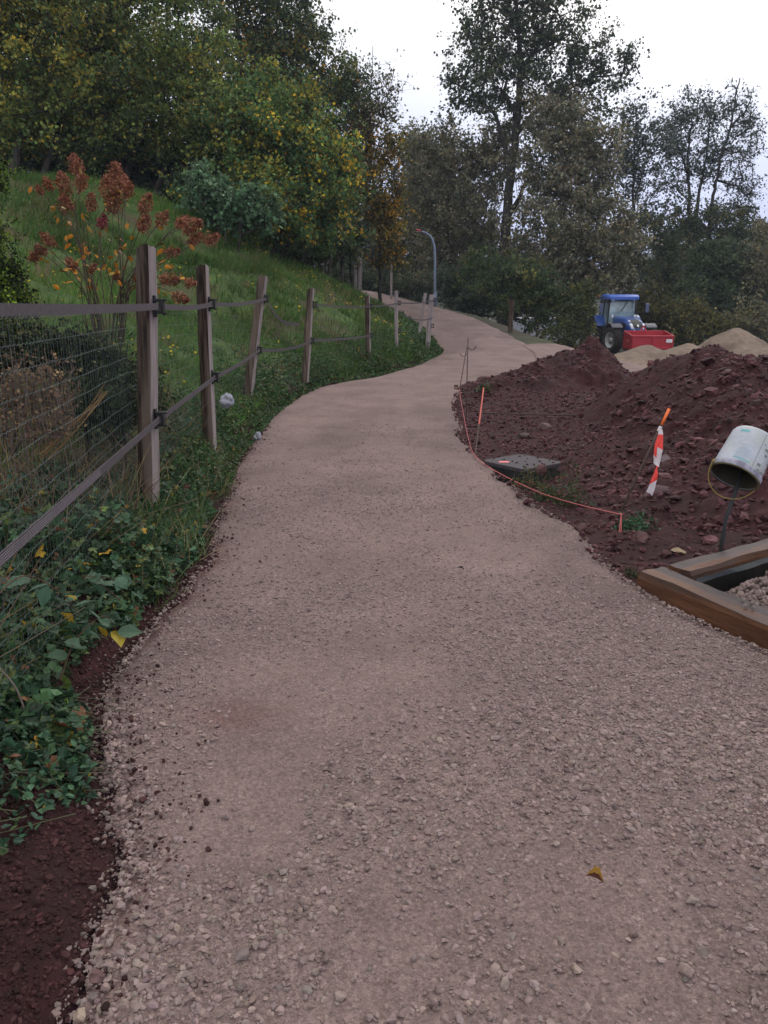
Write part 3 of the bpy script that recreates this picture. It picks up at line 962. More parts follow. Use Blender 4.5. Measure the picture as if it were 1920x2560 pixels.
tree('willow_tree', 'brown-leaved bushy tree left of the tall trunk, behind the street lamp', 'tree',
     [stem(1130, 51, (1130, 600), (1120, 420)), stem(1150, 51, (1200, 600), (1230, 440))],
     [ell(1110, 420, 51, 100, 120, 3), ell(1060, 390, 53, 70, 90, 2.6), ell(1180, 520, 50, 120, 150, 3), ell(1090, 580, 52, 110, 130, 3), ell(1230, 400, 51, 80, 110, 2.4)],
     420, 17000, .21, .42, BROWN, (4, 3, 4, 1.2, .7), RGRP, .2)
tree('willow_tree', 'brown drooping willow right of the tall trunk, above the tractor', 'tree',
     [stem(1430, 46, (1420, 600), (1400, 430), (1410, 320)), stem(1460, 46, (1490, 600), (1500, 440))],
     [ell(1400, 400, 46, 120, 140, 3), ell(1480, 440, 46, 90, 150, 2.6), ell(1490, 620, 45, 110, 140, 2.8), ell(1370, 600, 45, 120, 140, 3), ell(1400, 300, 46, 90, 60, 2), ell(1560, 640, 46, 50, 100, 2)],
     460, 19000, .20, .42, BROWN, (4, 4, 4, 1.6, 1.6), RGRP, .2, droop=.8)
tree('undergrowth_bush', 'green leafy bush under the tall tree beside the upper path', 'shrub',
     [stem(1250, 38, (1250, 740)), stem(1300, 38, (1330, 740))],
     [ell(1290, 720, 39, 110, 80, 2), ell(1370, 760, 38, 80, 90, 1.6), ell(1220, 700, 42, 90, 90, 2)],
     200, 7500, .16, .28, [(.040, .068, .024), (.06, .085, .028), (.028, .042, .02), (.12, .11, .03)], (4, 4, 4, 1), None, .06)
tree('undergrowth_bush', 'grey-green bush right behind the street lamp', 'shrub',
     [stem(1140, 44, (1140, 740)), stem(1170, 44, (1180, 730))],
     [ell(1140, 720, 44, 80, 60, 1.6), ell(1190, 750, 42, 60, 55, 1.4)],
     120, 4200, .16, .26, [(.052, .070, .044), (.070, .09, .06), (.036, .048, .034)], (3, 3, 3), None, .05)
tree('undergrowth_bush', 'yellow-green bush at the left side of the tractor', 'shrub',
     [stem(1440, 37.5, (1440, 800)), stem(1470, 37.5, (1465, 790))],
     [ell(1425, 800, 37.5, 60, 80, 1.2), ell(1462, 770, 37.8, 36, 90, 1), ell(1390, 840, 36, 60, 40, 1)],
     130, 3300, .13, .22, [(.060, .075, .025), (.085, .09, .026), (.04, .05, .02), (.15, .13, .03)], (3, 3, 3, 1), None, .04)
ALD = [(.065, .078, .062), (.09, .10, .076), (.048, .056, .046)]
tree('alder_tree', 'thin alder between the willow and the three alders', 'tree',
     [stem(1575, 54, (1580, 600), (1585, 430), (1592, 270)), [P(1582, 520, 54), P(1610, 420, 54), P(1640, 330, 54)]],
     [ell(1590, 320, 54, 62, 80, 2), ell(1600, 450, 54, 75, 110, 2.2), ell(1550, 400, 54, 50, 90, 2), ell(1650, 350, 54, 40, 60, 1.6)],
     200, 5200, .20, .42, ALD, (3, 3, 3), RGRP, .2, twig=.016, dens=.5)
tree('alder_tree', 'left one of the three alders against the pale sky at the right', 'tree',
     [stem(1722, 56, (1724, 500), (1720, 380), (1735, 250)), [P(1722, 440, 56), P(1690, 350, 56), P(1670, 290, 56)]],
     [ell(1715, 300, 56, 58, 70, 2), ell(1700, 420, 56, 70, 80, 2), ell(1680, 330, 56, 50, 70, 1.8)],
     170, 3800, .20, .40, ALD, (3, 3, 3), RGRP, .22, twig=.016, dens=.40)
tree('alder_tree', 'middle one of the three alders, slightly bent', 'tree',
     [stem(1740, 57, (1745, 500), (1768, 380), (1772, 320), (1790, 250))],
     [ell(1785, 290, 57, 55, 55, 1.8), ell(1770, 400, 57, 60, 70, 2)],
     120, 2600, .20, .40, ALD, (3, 3, 3), RGRP, .22, twig=.016, dens=.40)
tree('alder_tree', 'rightmost alder leaning right, its thin top highest of the three', 'tree',
     [stem(1770, 56, (1775, 530), (1800, 400), (1825, 320), (1838, 250), (1850, 195)), [P(1825, 320, 56), P(1865, 280, 56), P(1885, 215, 56)], [P(1790, 450, 56), P(1850, 470, 56), P(1890, 520, 56)]],
     [ell(1850, 260, 56, 45, 65, 1.8), ell(1845, 390, 56, 50, 90, 2), ell(1860, 490, 56, 50, 50, 2), ell(1870, 330, 56, 35, 50, 1.6)],
     190, 3200, .19, .42, ALD, (3, 3, 3), RGRP, .22, twig=.016, dens=.40)
for (lab, cols, u, t, es, nb, nl) in (
    ('dark green wood edge under the alders', DARKG, 1700, 55, [ell(1640, 620, 55, 110, 110, 3), ell(1740, 580, 56, 110, 90, 3), ell(1830, 590, 57, 90, 80, 3), ell(1680, 720, 53, 120, 100, 3)], 300, 14000),
    ('pale green bush in front of the alders', [(.05, .075, .036), (.07, .095, .045), (.035, .05, .028)], 1790, 50, [ell(1790, 670, 50, 70, 70, 2), ell(1770, 750, 49, 90, 70, 2), ell(1850, 720, 50, 60, 80, 2)], 200, 9000),
    ('brownish bush at the far right edge', BROWN[:4], 1890, 49, [ell(1890, 700, 49, 60, 110, 2), ell(1940, 640, 50, 70, 120, 2), ell(1880, 810, 46, 80, 60, 1.6)], 200, 8500),
    ('yellowish low bush behind the sand heaps', [(.065, .068, .024), (.085, .08, .026), (.04, .045, .02), (.12, .10, .028)], 1680, 46, [ell(1690, 800, 46, 70, 60, 1.6), ell(1760, 830, 45, 80, 40, 1.6), ell(1620, 780, 47, 60, 70, 1.6)], 190, 8000)):
    tree('bush', lab, 'shrub', [stem(u, t, (u, 760)), stem(u + 25, t, (u + 40, 700))], es, nb, nl, .20, .40, cols, (3,) * len(cols), 'bushes behind the yard', .08)
tree('undergrowth_bush', 'low dark hedge-like bush where the path disappears over the rise', 'shrub',
     [stem(960, 58, (960, 700)), stem(1010, 58, (1010, 700))], [ell(950, 715, 58, 120, 34, 2), ell(1040, 725, 55, 60, 34, 1.6), ell(870, 690, 58, 60, 40, 1.6)],
     200, 7000, .20, .35, DARKG, (4, 3, 4, .5), None, .06)
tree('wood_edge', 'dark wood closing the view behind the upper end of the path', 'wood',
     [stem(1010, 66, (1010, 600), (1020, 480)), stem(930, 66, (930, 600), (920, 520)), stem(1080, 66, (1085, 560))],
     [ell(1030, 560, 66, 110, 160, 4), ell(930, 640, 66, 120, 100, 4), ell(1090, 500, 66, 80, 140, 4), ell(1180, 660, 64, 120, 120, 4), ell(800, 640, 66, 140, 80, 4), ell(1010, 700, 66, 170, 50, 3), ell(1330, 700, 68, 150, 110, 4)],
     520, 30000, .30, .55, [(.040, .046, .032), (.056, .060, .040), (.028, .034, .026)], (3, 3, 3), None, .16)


# ------------------------------------------------------------------ fence
POSTG = 'wooden fence posts along the left side of the path'
def fence_post(label, ub, vb, ut, vt, t, w, ins=(), flat=-6, bury=.35, group=POSTG, pale=False, cut=.45):
    b = P(ub, vb, t)
    tp = PY(ut, vt, b[1])
    ax = nrm(tp - b)
    bot = b - ax * bury
    r = w * t / F / 2
    root = thing('fence_post', label, 'fence post', tuple(b), 0, group)
    n = 18
    a = np.linspace(0, 2 * math.pi, n, endpoint=False)
    k = 26
    fa = R(flat)
    fd, fs = np.array((math.cos(fa), math.sin(fa), 0)), np.array((-math.sin(fa), math.cos(fa), 0))
    seed = rng.integers(1000)
    prof = 1 + .30 * fbm(np.cos(a) * 1.5 + 5, np.sin(a) * 1.5 + 5, 3, seed)
    rings = []
    for i in range(k):
        f = i / (k - 1)
        rr = r * prof * (1 + .16 * fbm(a * 1.6, a * 0 + f * 6, 4, seed + 1)) * (1.05 - .06 * f)
        cx = np.minimum(np.cos(a) * rr, cut * r * (1 + .30 * fbm(np.full(n, f * 4.), a * 0, 2, seed + 2)))
        cy = np.sin(a) * rr
        p = bot + (tp - bot) * f + (.10 * r * fbm(np.array([f * 3.]), np.array([1.]), 2, seed + 5)[0]) * fs
        ring = p + cx[:, None] * fd + cy[:, None] * fs
        if i == k - 1:
            ring[:, 2] += (.14 * cx - .10 * cy) + .05 * r * rng.normal(size=n)
        rings.append(ring)
    mb = MB().loft(rings, cap=False)
    q = mb.f[0]
    j = np.arange(len(q)) % n
    fl = (np.cos(a[j]) > cut) & (np.cos(a[(j + 1) % n]) > cut)
    mb.f, mb.m = [q[~fl], q[fl]], [0, 1]
    mb.add(np.concatenate([rings[-1], [rings[-1].mean(0)]]), np.stack([np.arange(n), (np.arange(n) + 1) % n, np.full(n, n)], -1), None, 2)
    mb.build('post', [m_wood_split if pale else m_wood_bark, m_wood_split, m_wood_end], root)
    pts = []
    for z in ins:
        f = (z - b[2]) / (tp[2] - b[2])
        c = b + (tp - b) * f
        s = min(1.0, .6 + 4 / t * .4)
        c = c + fd * r * cut
        ib = MB()
        ib.box(c + np.array((.006, 0, 0)), (.014, .036, .135))
        ib.box(c + np.array((.030, -.004, .036)), (.055, .044, .022))
        ib.box(c + np.array((.030, -.004, -.036)), (.055, .044, .022))
        ib.box(c + np.array((.056, -.004, 0)), (.014, .046, .088))
        ib.box(c + np.array((.064, .018, .040)), (.030, .060, .012), rot3(0, .2, .3))
        ib.box(c + np.array((.060, .016, -.048)), (.026, .034, .014), rot3(0, -.3, .3))
        o = ib.build('insulator', m_black, root, bevel=.003)
        pts.append(c + np.array((.036, -.004, 0)))
    return root, pts, b, tp

p1 = fence_post('thickest nearest post, split face pale on its right, two black insulators', 378, 1290, 372, 617, 5.3, 52, (1.50, .775))
p2 = fence_post('second nearest post, dark bark with a pale split right side', 529, 1125, 509, 665, 7.6, 38, (1.52, .84), -2)
p3 = fence_post('rough brown post leaning to the right, with bark peeling off', 628, 945, 660, 693, 11, 29, (1.60, .90), -8)
p4 = fence_post('crooked grey-brown post bent at its top, first after the leaning brown one', 768, 905, 780, 722, 13.5, 22, (1.53, .92), -8)
p5 = fence_post('thin dark brown post with a rough top, middle of the grassy slope', 923, 890, 920, 740, 17, 15, (1.5, .88), -8)
p6 = fence_post('slim pale peeled post just before the corner of the bank', 993, 873, 992, 727, 19, 11, (1.58, .92), -8, pale=True)
p7 = fence_post('stout pale leaning post at the corner where the bank ends', 1071, 868, 1081, 737, 20.5, 16, (1.66, 1.0), -8, pale=True)
fence_post('short thin stake, half dark and half pale, beside the stout corner post', 1046, 845, 1064, 733, 21.3, 8, (), -60, pale=True)
FG = 'small far posts along the upper part of the path'
def far_post(label, u, vt, vb, t, w, lean=0):
    fence_post(label, u, vb, u + lean, vt, t, w, (), -60, group=FG, pale=True, bury=.6)
far_post('taller of two far posts standing close together at the top of the slope', 900, 634, 712, 40, 9, 1)
far_post('shorter of two far posts standing close together at the top of the slope', 889, 662, 706, 39, 8)
far_post('thin tall far post under the orange tree, beyond the path', 978, 644, 735, 44, 6, 1)
far_post('far pale post sticking out of the grass crest', 820, 641, 672, 40, 6)
far_post('faint grey far post left on the grass crest, in the dark', 806, 636, 664, 42, 7)
fence_post('single brown post in front of the bushes on the right of the path', 1277, 868, 1281, 750, 27, 15, (), -10, group='lone post', bury=.5)

def catmull(pts, m=12):
    pts = np.asarray(pts, float)
    q = np.concatenate([[2 * pts[0] - pts[1]], pts, [2 * pts[-1] - pts[-2]]])
    out = []
    for i in range(len(pts) - 1):
        a, b, c_, d = q[i:i + 4]
        for t in np.linspace(0, 1, m, endpoint=False):
            out.append(.5 * ((2 * b) + (c_ - a) * t + (2 * a - 5 * b + 4 * c_ - d) * t * t + (3 * b - a - 3 * c_ + d) * t ** 3))
    out.append(pts[-1])
    return np.array(out)

def sag(a, b, s, n=16):
    f = np.linspace(0, 1, n)[:, None]
    p = a + (b - a) * f
    p[:, 2] -= (4 * s * f * (1 - f))[:, 0]
    return p
def ribbon(name, label, pts, h, th=.002, stitch_y=0, tw=None):
    pts = np.asarray(pts, float)
    d = nrm(np.gradient(pts, axis=0))
    side = nrm(np.cross(d, np.array((0, 0, 1.0))))
    up = nrm(np.cross(side, d))
    if tw is not None:
        c_, s_ = np.cos(tw)[:, None], np.sin(tw)[:, None]
        side, up = side * c_ + up * s_, up * c_ - side * s_
    rings = [np.array([pts[i] + side[i] * sx * th + up[i] * sy * h / 2 for sx, sy in ((-1, -1), (1, -1), (1, 1), (-1, 1))]) for i in range(len(pts))]
    mb = MB().loft(rings)
    if stitch_y:
        s = np.concatenate([[0], np.cumsum(np.linalg.norm(np.diff(pts, axis=0), axis=1))])
        q = np.arange(0, s[-1], .013)
        c = np.stack([np.interp(q, s, pts[:, k]) for k in range(3)], -1)
        kp = c[:, 1] < stitch_y
        c = c[kp]
        dd_ = np.stack([np.interp(q[kp], s, d[:, k]) for k in range(3)], -1)
        uu = np.stack([np.interp(q[kp], s, up[:, k]) for k in range(3)], -1)
        ss = np.stack([np.interp(q[kp], s, side[:, k]) for k in range(3)], -1)
        for rowk in (-.30, -.1, .1, .30):
            for sg in (1, -1):
                o = c + uu * (h * rowk) + ss * sg * (th + .0012) + dd_ * (.006 if rowk in (-.1, .30) else 0)
                v = np.stack([o - dd_ * .0032 - uu * .0013, o + dd_ * .0032 - uu * .0013, o + dd_ * .0032 + uu * .0013, o - dd_ * .0032 + uu * .0013], 1).reshape(-1, 3)
                mb.add(v, np.arange(len(c) * 4).reshape(-1, 4), None, 1)
    o = mb.build(name, [m_tape, m_stitch])
    tag(o, label, 'fence tape', 'dark woven tapes of the electric fence')
    return o
up0, lo0 = np.array((-1.02, 1.15, 1.50)), np.array((-1.02, 1.15, .77))
U = [p[1][0] for p in (p1, p2, p3, p4, p5, p6, p7)]
Lw = [p[1][1] for p in (p1, p2, p3, p4, p5, p6, p7)]
ribbon('fence_tape', 'upper dark tape between the nearest three posts, at eye height', np.concatenate([sag(up0, U[0], .012, 30), sag(U[0], U[1], .02)[1:], sag(U[1], U[2], .03)[1:]]), .04)
ribbon('fence_tape', 'lower dark tape rising from the lower left corner past the near posts', np.concatenate([sag(lo0, Lw[0], .0, 40), sag(Lw[0], Lw[1], .0)[1:], sag(Lw[1], Lw[2], .02)[1:], sag(Lw[2], Lw[3], .06)[1:], sag(Lw[3], Lw[4], .02)[1:]]), .04, stitch_y=3.4)
e_ = U[2]
ribbon('fence_tape', 'loose torn tape end drooping from the leaning brown post', catmull([e_, P(681, 776, 11.1), P(700, 799, 11.3), P(722, 808, 11.5), P(748, 811, 11.8)], 8), .04)
ribbon('fence_tape', 'upper thin tape between the farther posts of the grassy slope', np.concatenate([sag(U[3], U[4], .03), sag(U[4], U[5], .02)[1:], sag(U[5], U[6], .04)[1:]]), .03)
ribbon('fence_tape', 'slack lower tape between the pale posts at the bank corner', sag(U[5] - (0, 0, .25), Lw[6] + (0, 0, .2), .10), .025)

# welded wire mesh behind the posts
def wire_mesh():
    line = [(-1.05, .7), (-1.10, 1.15)] + [(p[2][0] - .085, p[2][1] + .03) for p in (p1, p2, p3, p4, p5, p6, p7)]
    line = np.array(line)
    s = np.concatenate([[0], np.cumsum(np.linalg.norm(np.diff(line, axis=0), axis=1))])
    q = np.concatenate([np.arange(0, 8, .025), np.arange(8, s[-1], .06)])
    x, y = np.interp(q, s, line[:, 0]), np.interp(q, s, line[:, 1])
    zb = np.interp(q, s, np.convolve(np.pad(Hgt(line[:, 0], line[:, 1]), 1, mode='edge'), [.25, .5, .25], 'valid')) + .04
    mb = MB()
    top = np.interp(q, s, [1.46, 1.46, 1.46, 1.44, 1.36, 1.15, 1.10, 1.08, 1.08])
    nw = 14
    for k in range(nw):
        z = zb + (top - zb) * k / (nw - 1)
        z = z + .0032 * np.where(np.arange(len(q)) % 2 == 0, 1, -1) * (q < 8) + .008 * fbm(q * .8, q * 0 + k, 2, 200 + k)
        p = np.stack([x + .004 * np.sin(q * 9 + k), y, z], -1)
        mb.segs(p[:-1], p[1:], .0013, .0013, 3)
    qv = np.concatenate([np.arange(0, 8, .05), np.arange(8, s[-1], .10)])
    vx, vy = np.interp(qv, s, line[:, 0]), np.interp(qv, s, line[:, 1])
    vb, vt = np.interp(qv, q, zb), np.interp(qv, q, top)
    lean = rng.normal(size=len(qv)) * .006
    mb.segs(np.stack([vx, vy, vb - .03], -1), np.stack([vx, vy + lean, vt], -1), .00075, .00075, 3)
    o = mb.build('wire_mesh_fence', m_wire)
    tag(o, 'green coated wire mesh stretched behind the wooden posts on the left', 'wire fence')
wire_mesh()

# ------------------------------------------------------------------ grass, weeds, ground cover
def grass():
    mb = MB()
    for (y0, y1, N, hmin, hmax, w) in ((6.0, 14, 60000, .07, .24, .009), (14, 24, 70000, .08, .26, .014), (24, 46, 50000, .10, .30, .024)):
        y = rng.uniform(y0, y1, N)
        d = rng.uniform(.2, 11, N) ** 1.0
        x = np.interp(y, fine_y, _xl) - d
        dl = dist_left(x, y)
        pat = fbm(x * .8, y * .8, 4, 301)
        k = (rng.uniform(size=N) < np.clip(.55 + 1.9 * pat, .05, 1)) & (dl > .22)
        k &= ~((y < 9) & (dl < 1.3) & (rng.uniform(size=N) < .75))
        x, y, pat = x[k], y[k], pat[k]
        n = len(x)
        h = rng.uniform(hmin, hmax, n) * (1 + .8 * np.clip(fbm(x * 2.2, y * 2.2, 3, 305), -.4, 1))
        fr = np.empty((n, 3, 3))
        a = rng.uniform(0, 2 * math.pi, n)
        up = nrm(np.stack([rng.normal(size=n) * .38 + .25, rng.normal(size=n) * .38 - .12, np.ones(n)], -1))
        sx = np.stack([np.cos(a), np.sin(a), np.zeros(n)], -1)
        sx = nrm(sx - up * np.sum(sx * up, -1, keepdims=True))
        fr = np.stack([sx, np.cross(up, sx), up], -1)
        g = fbm(x * .5, y * .5, 3, 311)[:, None]
        t = palette(n, [(.055, .135, .022), (.085, .175, .030), (.13, .18, .042), (.22, .17, .08)], (5, 4, 1.6, 1.0), .2) * np.clip(1 + .8 * g, .5, 1.6)
        bi = np.clip(.75 + .5 * g, .5, 1.2)
        mb.scatter(BLADE, BLADEF, np.stack([x, y, Hgt(x, y) - .01], -1), fr, np.stack([np.full(n, w) * rng.uniform(.7, 1.4, n), h, h], -1), np.clip(t, .005, .5))
    return mb.build('grass', m_blade)
tag(grass(), kind='stuff')

def tufts():
    mb = MB()
    M = 520
    y = rng.uniform(7, 30, M)
    x = np.interp(y, fine_y, _xl) - rng.uniform(.5, 8.5, M)
    dl = dist_left(x, y)
    k = (dl > .45) & (fbm(x * .5 + 7, y * .5, 3, 391) > -.25)
    x, y = x[k], y[k]
    M = len(x)
    nb = 26
    r = rng.uniform(.05, .16, (M, 1))
    bx_, by_ = (x[:, None] + rng.normal(size=(M, nb)) * r).ravel(), (y[:, None] + rng.normal(size=(M, nb)) * r).ravel()
    n = len(bx_)
    a = rng.uniform(0, 2 * math.pi, n)
    up = nrm(np.stack([rng.normal(size=n) * .5 + .2, rng.normal(size=n) * .5 - .1, np.ones(n)], -1))
    sx = np.stack([np.cos(a), np.sin(a), np.zeros(n)], -1)
    sx = nrm(sx - up * np.sum(sx * up, -1, keepdims=True))
    h = np.repeat(rng.uniform(.14, .36, M), nb) * rng.uniform(.6, 1.2, n)
    ti = np.repeat(rng.choice(4, M, p=(.35, .3, .15, .2)), nb)
    t = palette(n, [(.035, .085, .018), (.07, .155, .03), (.14, .16, .045), (.20, .145, .075)], (1, 1, 1, 1), .18, ti)
    w = .006 + .0005 * by_
    mb.scatter(BLADE, BLADEF, np.stack([bx_, by_, Hgt(bx_, by_) - .01], -1), np.stack([sx, np.cross(up, sx), up], -1), np.stack([w, h * 1.5, h], -1), t)
    return mb.build('grass_tufts', m_blade)
tag(tufts(), kind='stuff')

def verge():
    """leafy weeds on the strip between path edge and fence"""
    mb = MB()
    for (y0, y1, N, sz) in ((6.5, 12, 15000, .030), (12, 22.5, 20000, .045), (22, 34, 5000, .07)):
        y = rng.uniform(y0, y1, N)
        x = np.interp(y, fine_y, _xl) - np.abs(rng.normal(size=N)) * .55 + .02
        dl = dist_left(x, y)
        pat = fbm(x * 1.5, y * 1.5, 3, 331)
        top = (.10 + .22 * np.clip(pat + .5, 0, 1)) * sstep(dl, -.02, .30)
        k = rng.uniform(size=N) < np.clip(.75 + pat, .1, 1)
        x, y, top = x[k], y[k], top[k]
        n = len(x)
        z = Hgt(x, y) + top * rng.uniform(0, 1, n) ** .6 + .01
        s = sz * rng.uniform(.6, 1.4, n)
        t = palette(n, [(.035, .085, .022), (.055, .11, .028), (.025, .055, .02), (.15, .14, .03), (.10, .055, .03)], (5, 4, 3, .5, .5), .2)
        mb.scatter(LEAF4, LEAF4F, np.stack([x, y, z], -1), rand_frames(n, 1.0, .2), np.stack([s, s * 1.1, s], -1), t)
    return mb.build('weeds', m_cover)
tag(verge(), kind='stuff')

def flowers():
    N = 420
    y = rng.uniform(8, 26, N)
    x = np.interp(y, fine_y, _xl) - rng.uniform(.5, 6, N)
    k = fbm(x * .7, y * .7, 3, 341) > .0
    x, y = x[k], y[k]
    n = len(x)
    p = np.stack([x, y, Hgt(x, y) + rng.uniform(.12, .26, n)], -1)
    s = .022 * rng.uniform(.7, 1.3, n)
    mb = MB().scatter(ICO * np.array((1, 1, .5)), ICOF, p, yaw_frames(n, .5), s, palette(n, [(.62, .46, .02)], (1,), .12))
    mb.segs(p - np.stack([0 * x, 0 * x, np.full(n, .2)], -1), p, .002, .0015, 3, np.array((.05, .09, .03)))
    return mb.build('yellow_flowers', m_petal)
tag(flowers(), kind='stuff')

CV = [(.036, .090, .052), (.055, .125, .062), (.026, .058, .034), (.085, .135, .045), (.36, .25, .03), (.13, .06, .03)]
_l = []
for _a in (0, 1.15, -1.15):
    _l.append((LEAF4 * np.array((.85, .8 if _a == 0 else .66, 1)) + np.array((0, .12, 0))) @ rot3(0, 0, _a).T)
LEAF3 = np.concatenate(_l)
LEAF3F = [np.concatenate([LEAF4F[0] + 4 * i for i in range(3)])]
def cover():
    mb = MB()
    st0, st1 = [], []
    for (N, smin, smax, y0, y1, dm, tall) in ((56000, .012, .034, 1.7, 8.4, 1.25, .27), (8000, .028, .056, 2.1, 7.4, 1.3, .34), (3600, .018, .04, 1.6, 2.4, .9, .14)):
        y = y0 + (y1 - y0) * rng.uniform(size=N) ** 1.25
        d = rng.uniform(.06, dm, N)
        x = xl(y) - d
        pat = fbm(x * 2.1, y * 2.1, 3, 351)
        lim = .02 + .26 * fbm(y * 1.3, y * 0, 3, 353) + .12 * (1 - sstep(y, 2.2, 3.0)) + .12 * (1 - sstep(y, 1.7, 2.2))
        k = (d > lim) & (rng.uniform(size=N) < np.clip(.80 + 1.1 * pat, .06, 1) * sstep(y + .5 * fbm(d * 3, y * 3, 3, 357), 1.6, 2.6) ** .8)
        if tall < .2:
            k &= pat > .08
        x, y, d, pat, lim = x[k], y[k], d[k], pat[k], lim[k]
        n = len(x)
        top = tall * (1 - .85 * np.exp(-((x + 1.5) ** 2 + (y - 4.85) ** 2) / .16)) * (.35 + .65 * sstep(y, 1.9, 3.0)) * (1 - .55 * sstep(y, 4.2, 5.2)) * (.30 + .70 * sstep(d - lim, 0, .55)) * (.6 + .9 * np.clip(pat + .3, 0, 1))
        f = rng.uniform(0, 1, n) ** .65
        p = np.stack([x, y, Hgt(x, y) + .015 + top * f], -1)
        s = smin + (smax - smin) * rng.beta(1.6, 2.4, n)
        t = palette(n, CV, (5, 4, 4, 1.2, .28, .45), .22)
        tri = (rng.uniform(size=n) < np.clip(.45 + 1.5 * fbm(x * 1.6 + 9, y * 1.6, 2, 361), .05, .95))
        fr = rand_frames(n, 1.5, .35)
        sz = np.stack([s * 1.05, s * 1.3, s], -1)
        mb.scatter(LEAF6, LEAF6F, p[~tri], fr[~tri], sz[~tri], t[~tri])
        mb.scatter(LEAF3, LEAF3F, p[tri], fr[tri], sz[tri] * 1.15, t[tri] * np.array((1.15, 1.0, .85)))
        j = rng.uniform(size=n) < .13
        g = p[j].copy()
        g[:, 2] = Hgt(g[:, 0], g[:, 1])
        g[:, :2] += rng.normal(size=(j.sum(), 2)) * .07
        mb.segs(g, p[j], .0018, .001, 3, np.array((.07, .075, .035)))
    N = 5200
    y = rng.uniform(2.3, 8.4, N)
    x = xl(y) - rng.uniform(.03, 1.1, N)
    k = fbm(x * 2.6 + 3, y * 2.6, 3, 367) > -.02
    x, y = x[k], y[k]
    n = len(x)
    a = rng.uniform(0, 2 * math.pi, n)
    up = nrm(np.stack([rng.normal(size=n) * .5 + .2, rng.normal(size=n) * .5, np.ones(n)], -1))
    sx = np.stack([np.cos(a), np.sin(a), np.zeros(n)], -1)
    sx = nrm(sx - up * np.sum(sx * up, -1, keepdims=True))
    h = rng.uniform(.10, .34, n)
    t = palette(n, [(.06, .12, .03), (.09, .14, .04), (.24, .19, .10)], (4, 3, 2.4), .2)
    mb.scatter(BLADE, BLADEF, np.stack([x, y, Hgt(x, y)], -1), np.stack([sx, np.cross(up, sx), up], -1), np.stack([np.full(n, .005), h * 1.6, h], -1), t)
    o = mb.build('ground_cover', m_cover)
    return o
tag(cover(), kind='stuff')

def dry_litter():
    """dead stems and old grass behind the wire"""
    N = 2600
    y = rng.uniform(2.2, 7.5, N)
    x = xl(y) - rng.uniform(.45, 2.2, N)
    z = Hgt(x, y)
    p = np.stack([x, y, z], -1)
    d = np.stack([rng.normal(size=N) * .22, rng.normal(size=N) * .22, rng.uniform(.05, .5, N)], -1)
    t = palette(N, [(.22, .16, .11), (.13, .085, .06), (.30, .22, .10)], (3, 3, 1), .2)
    return MB().segs(p, p + d, .003, .0012, 3, t).build('dry_stalks', m_petal)
tag(dry_litter(), kind='stuff')

# ------------------------------------------------------------------ shrubs behind the fence
tree('juniper', 'dark juniper with lime-green tips at the left edge of the photo', 'shrub',
     [stem(-40, 6.2, (-30, 600), (-20, 450)), stem(-10, 6.3, (30, 650))],
     [ell(-85, 430, 6.2, 90, 75, .4), ell(-95, 560, 6.2, 80, 90, .4), ell(-40, 680, 6.1, 80, 45, .35), ell(0, 740, 6, 80, 24, .3)],
     260, 22000, .024, .06, [(.020, .035, .012), (.055, .090, .016), (.13, .18, .022), (.010, .014, .007)], (4, 3, 3, 3), None, .03, up=.1, twig=.003)
tree('juniper', 'low dark spreading juniper behind the wire mesh, beside the nearest post', 'shrub',
     [stem(180, 5.6, (180, 900), (120, 850)), stem(260, 5.6, (280, 900), (320, 860))],
     [ell(120, 880, 5.5, 140, 60, .5), ell(30, 850, 5.6, 90, 60, .4), ell(250, 930, 5.6, 90, 60, .4), ell(240, 1010, 5.3, 130, 60, .3), ell(330, 980, 5.9, 60, 50, .3)],
     260, 14000, .026, .075, [(.020, .034, .014), (.036, .050, .018), (.012, .015, .009), (.09, .09, .03)], (4, 3, 4, 1), None, .03, up=.2, twig=.003)
tree('dry_shrub', 'leafless grey-brown twiggy shrub behind the wire at the left', 'shrub',
     [stem(120, 4.3, (120, 1000), (118, 900), (110, 870)), stem(60, 4.4, (40, 1000), (25, 860)), stem(140, 4.3, (165, 950), (182, 885)), stem(30, 4.2, (10, 1020))],
     [ell(120, 960, 4.3, 80, 80, .25), ell(30, 960, 4.3, 70, 90, .25), ell(90, 1050, 4.2, 100, 60, .25)],
     330, 700, .022, .03, [(.16, .10, .05), (.10, .06, .04)], (1, 1), None, .008, twig=.0016, bark=m_twig, barkt=(.8, .75, .75))
def stalks():
    mb = MB()
    for i in range(9):
        o = rng.normal(size=2)
        a = P(110 + 14 * o[0], 1140 + 12 * o[1], 4.3 + .05 * rng.normal())
        b = P(200 + 8 * o[0], 1052 + 7 * o[1], 4.45)
        c = P(262 + 10 * rng.normal(), 985 + 14 * rng.normal(), 4.55)
        mb.tube(catmull([a, b, c], 5), np.linspace(.0034, .0014, 11), 5, palette(1, [(.27, .155, .06)], (1,), .2))
    tag(mb.build('dry_stalk_bundle', m_petal), 'bundle of golden dry stalks leaning behind the wire mesh', 'dry stalks')
stalks()
def cane(label, pts, r=.003, c=(.13, .075, .05), leaves=0):
    pts = catmull(pts, 8)
    root = thing('bramble', label, 'bramble', tuple(pts[0]), 0, 'bramble canes along the fence')
    MB().tube(pts, np.linspace(r, r * .5, len(pts)), 5, np.array(c)).build('cane', m_petal, root)
    if leaves:
        k = rng.integers(len(pts) // 4, len(pts), leaves)
        p = pts[k] + rng.normal(size=(leaves, 3)) * .02
        s = rng.uniform(.05, .085, leaves)
        t = palette(leaves, [(.05, .105, .06), (.07, .125, .075), (.36, .26, .03)], (5, 4, .8), .12)
        MB().scatter(LEAF6, LEAF6F, p, rand_frames(leaves, 1.6, .4), np.stack([s, s * 1.25, s], -1), t).build('leaves', m_cover, root)
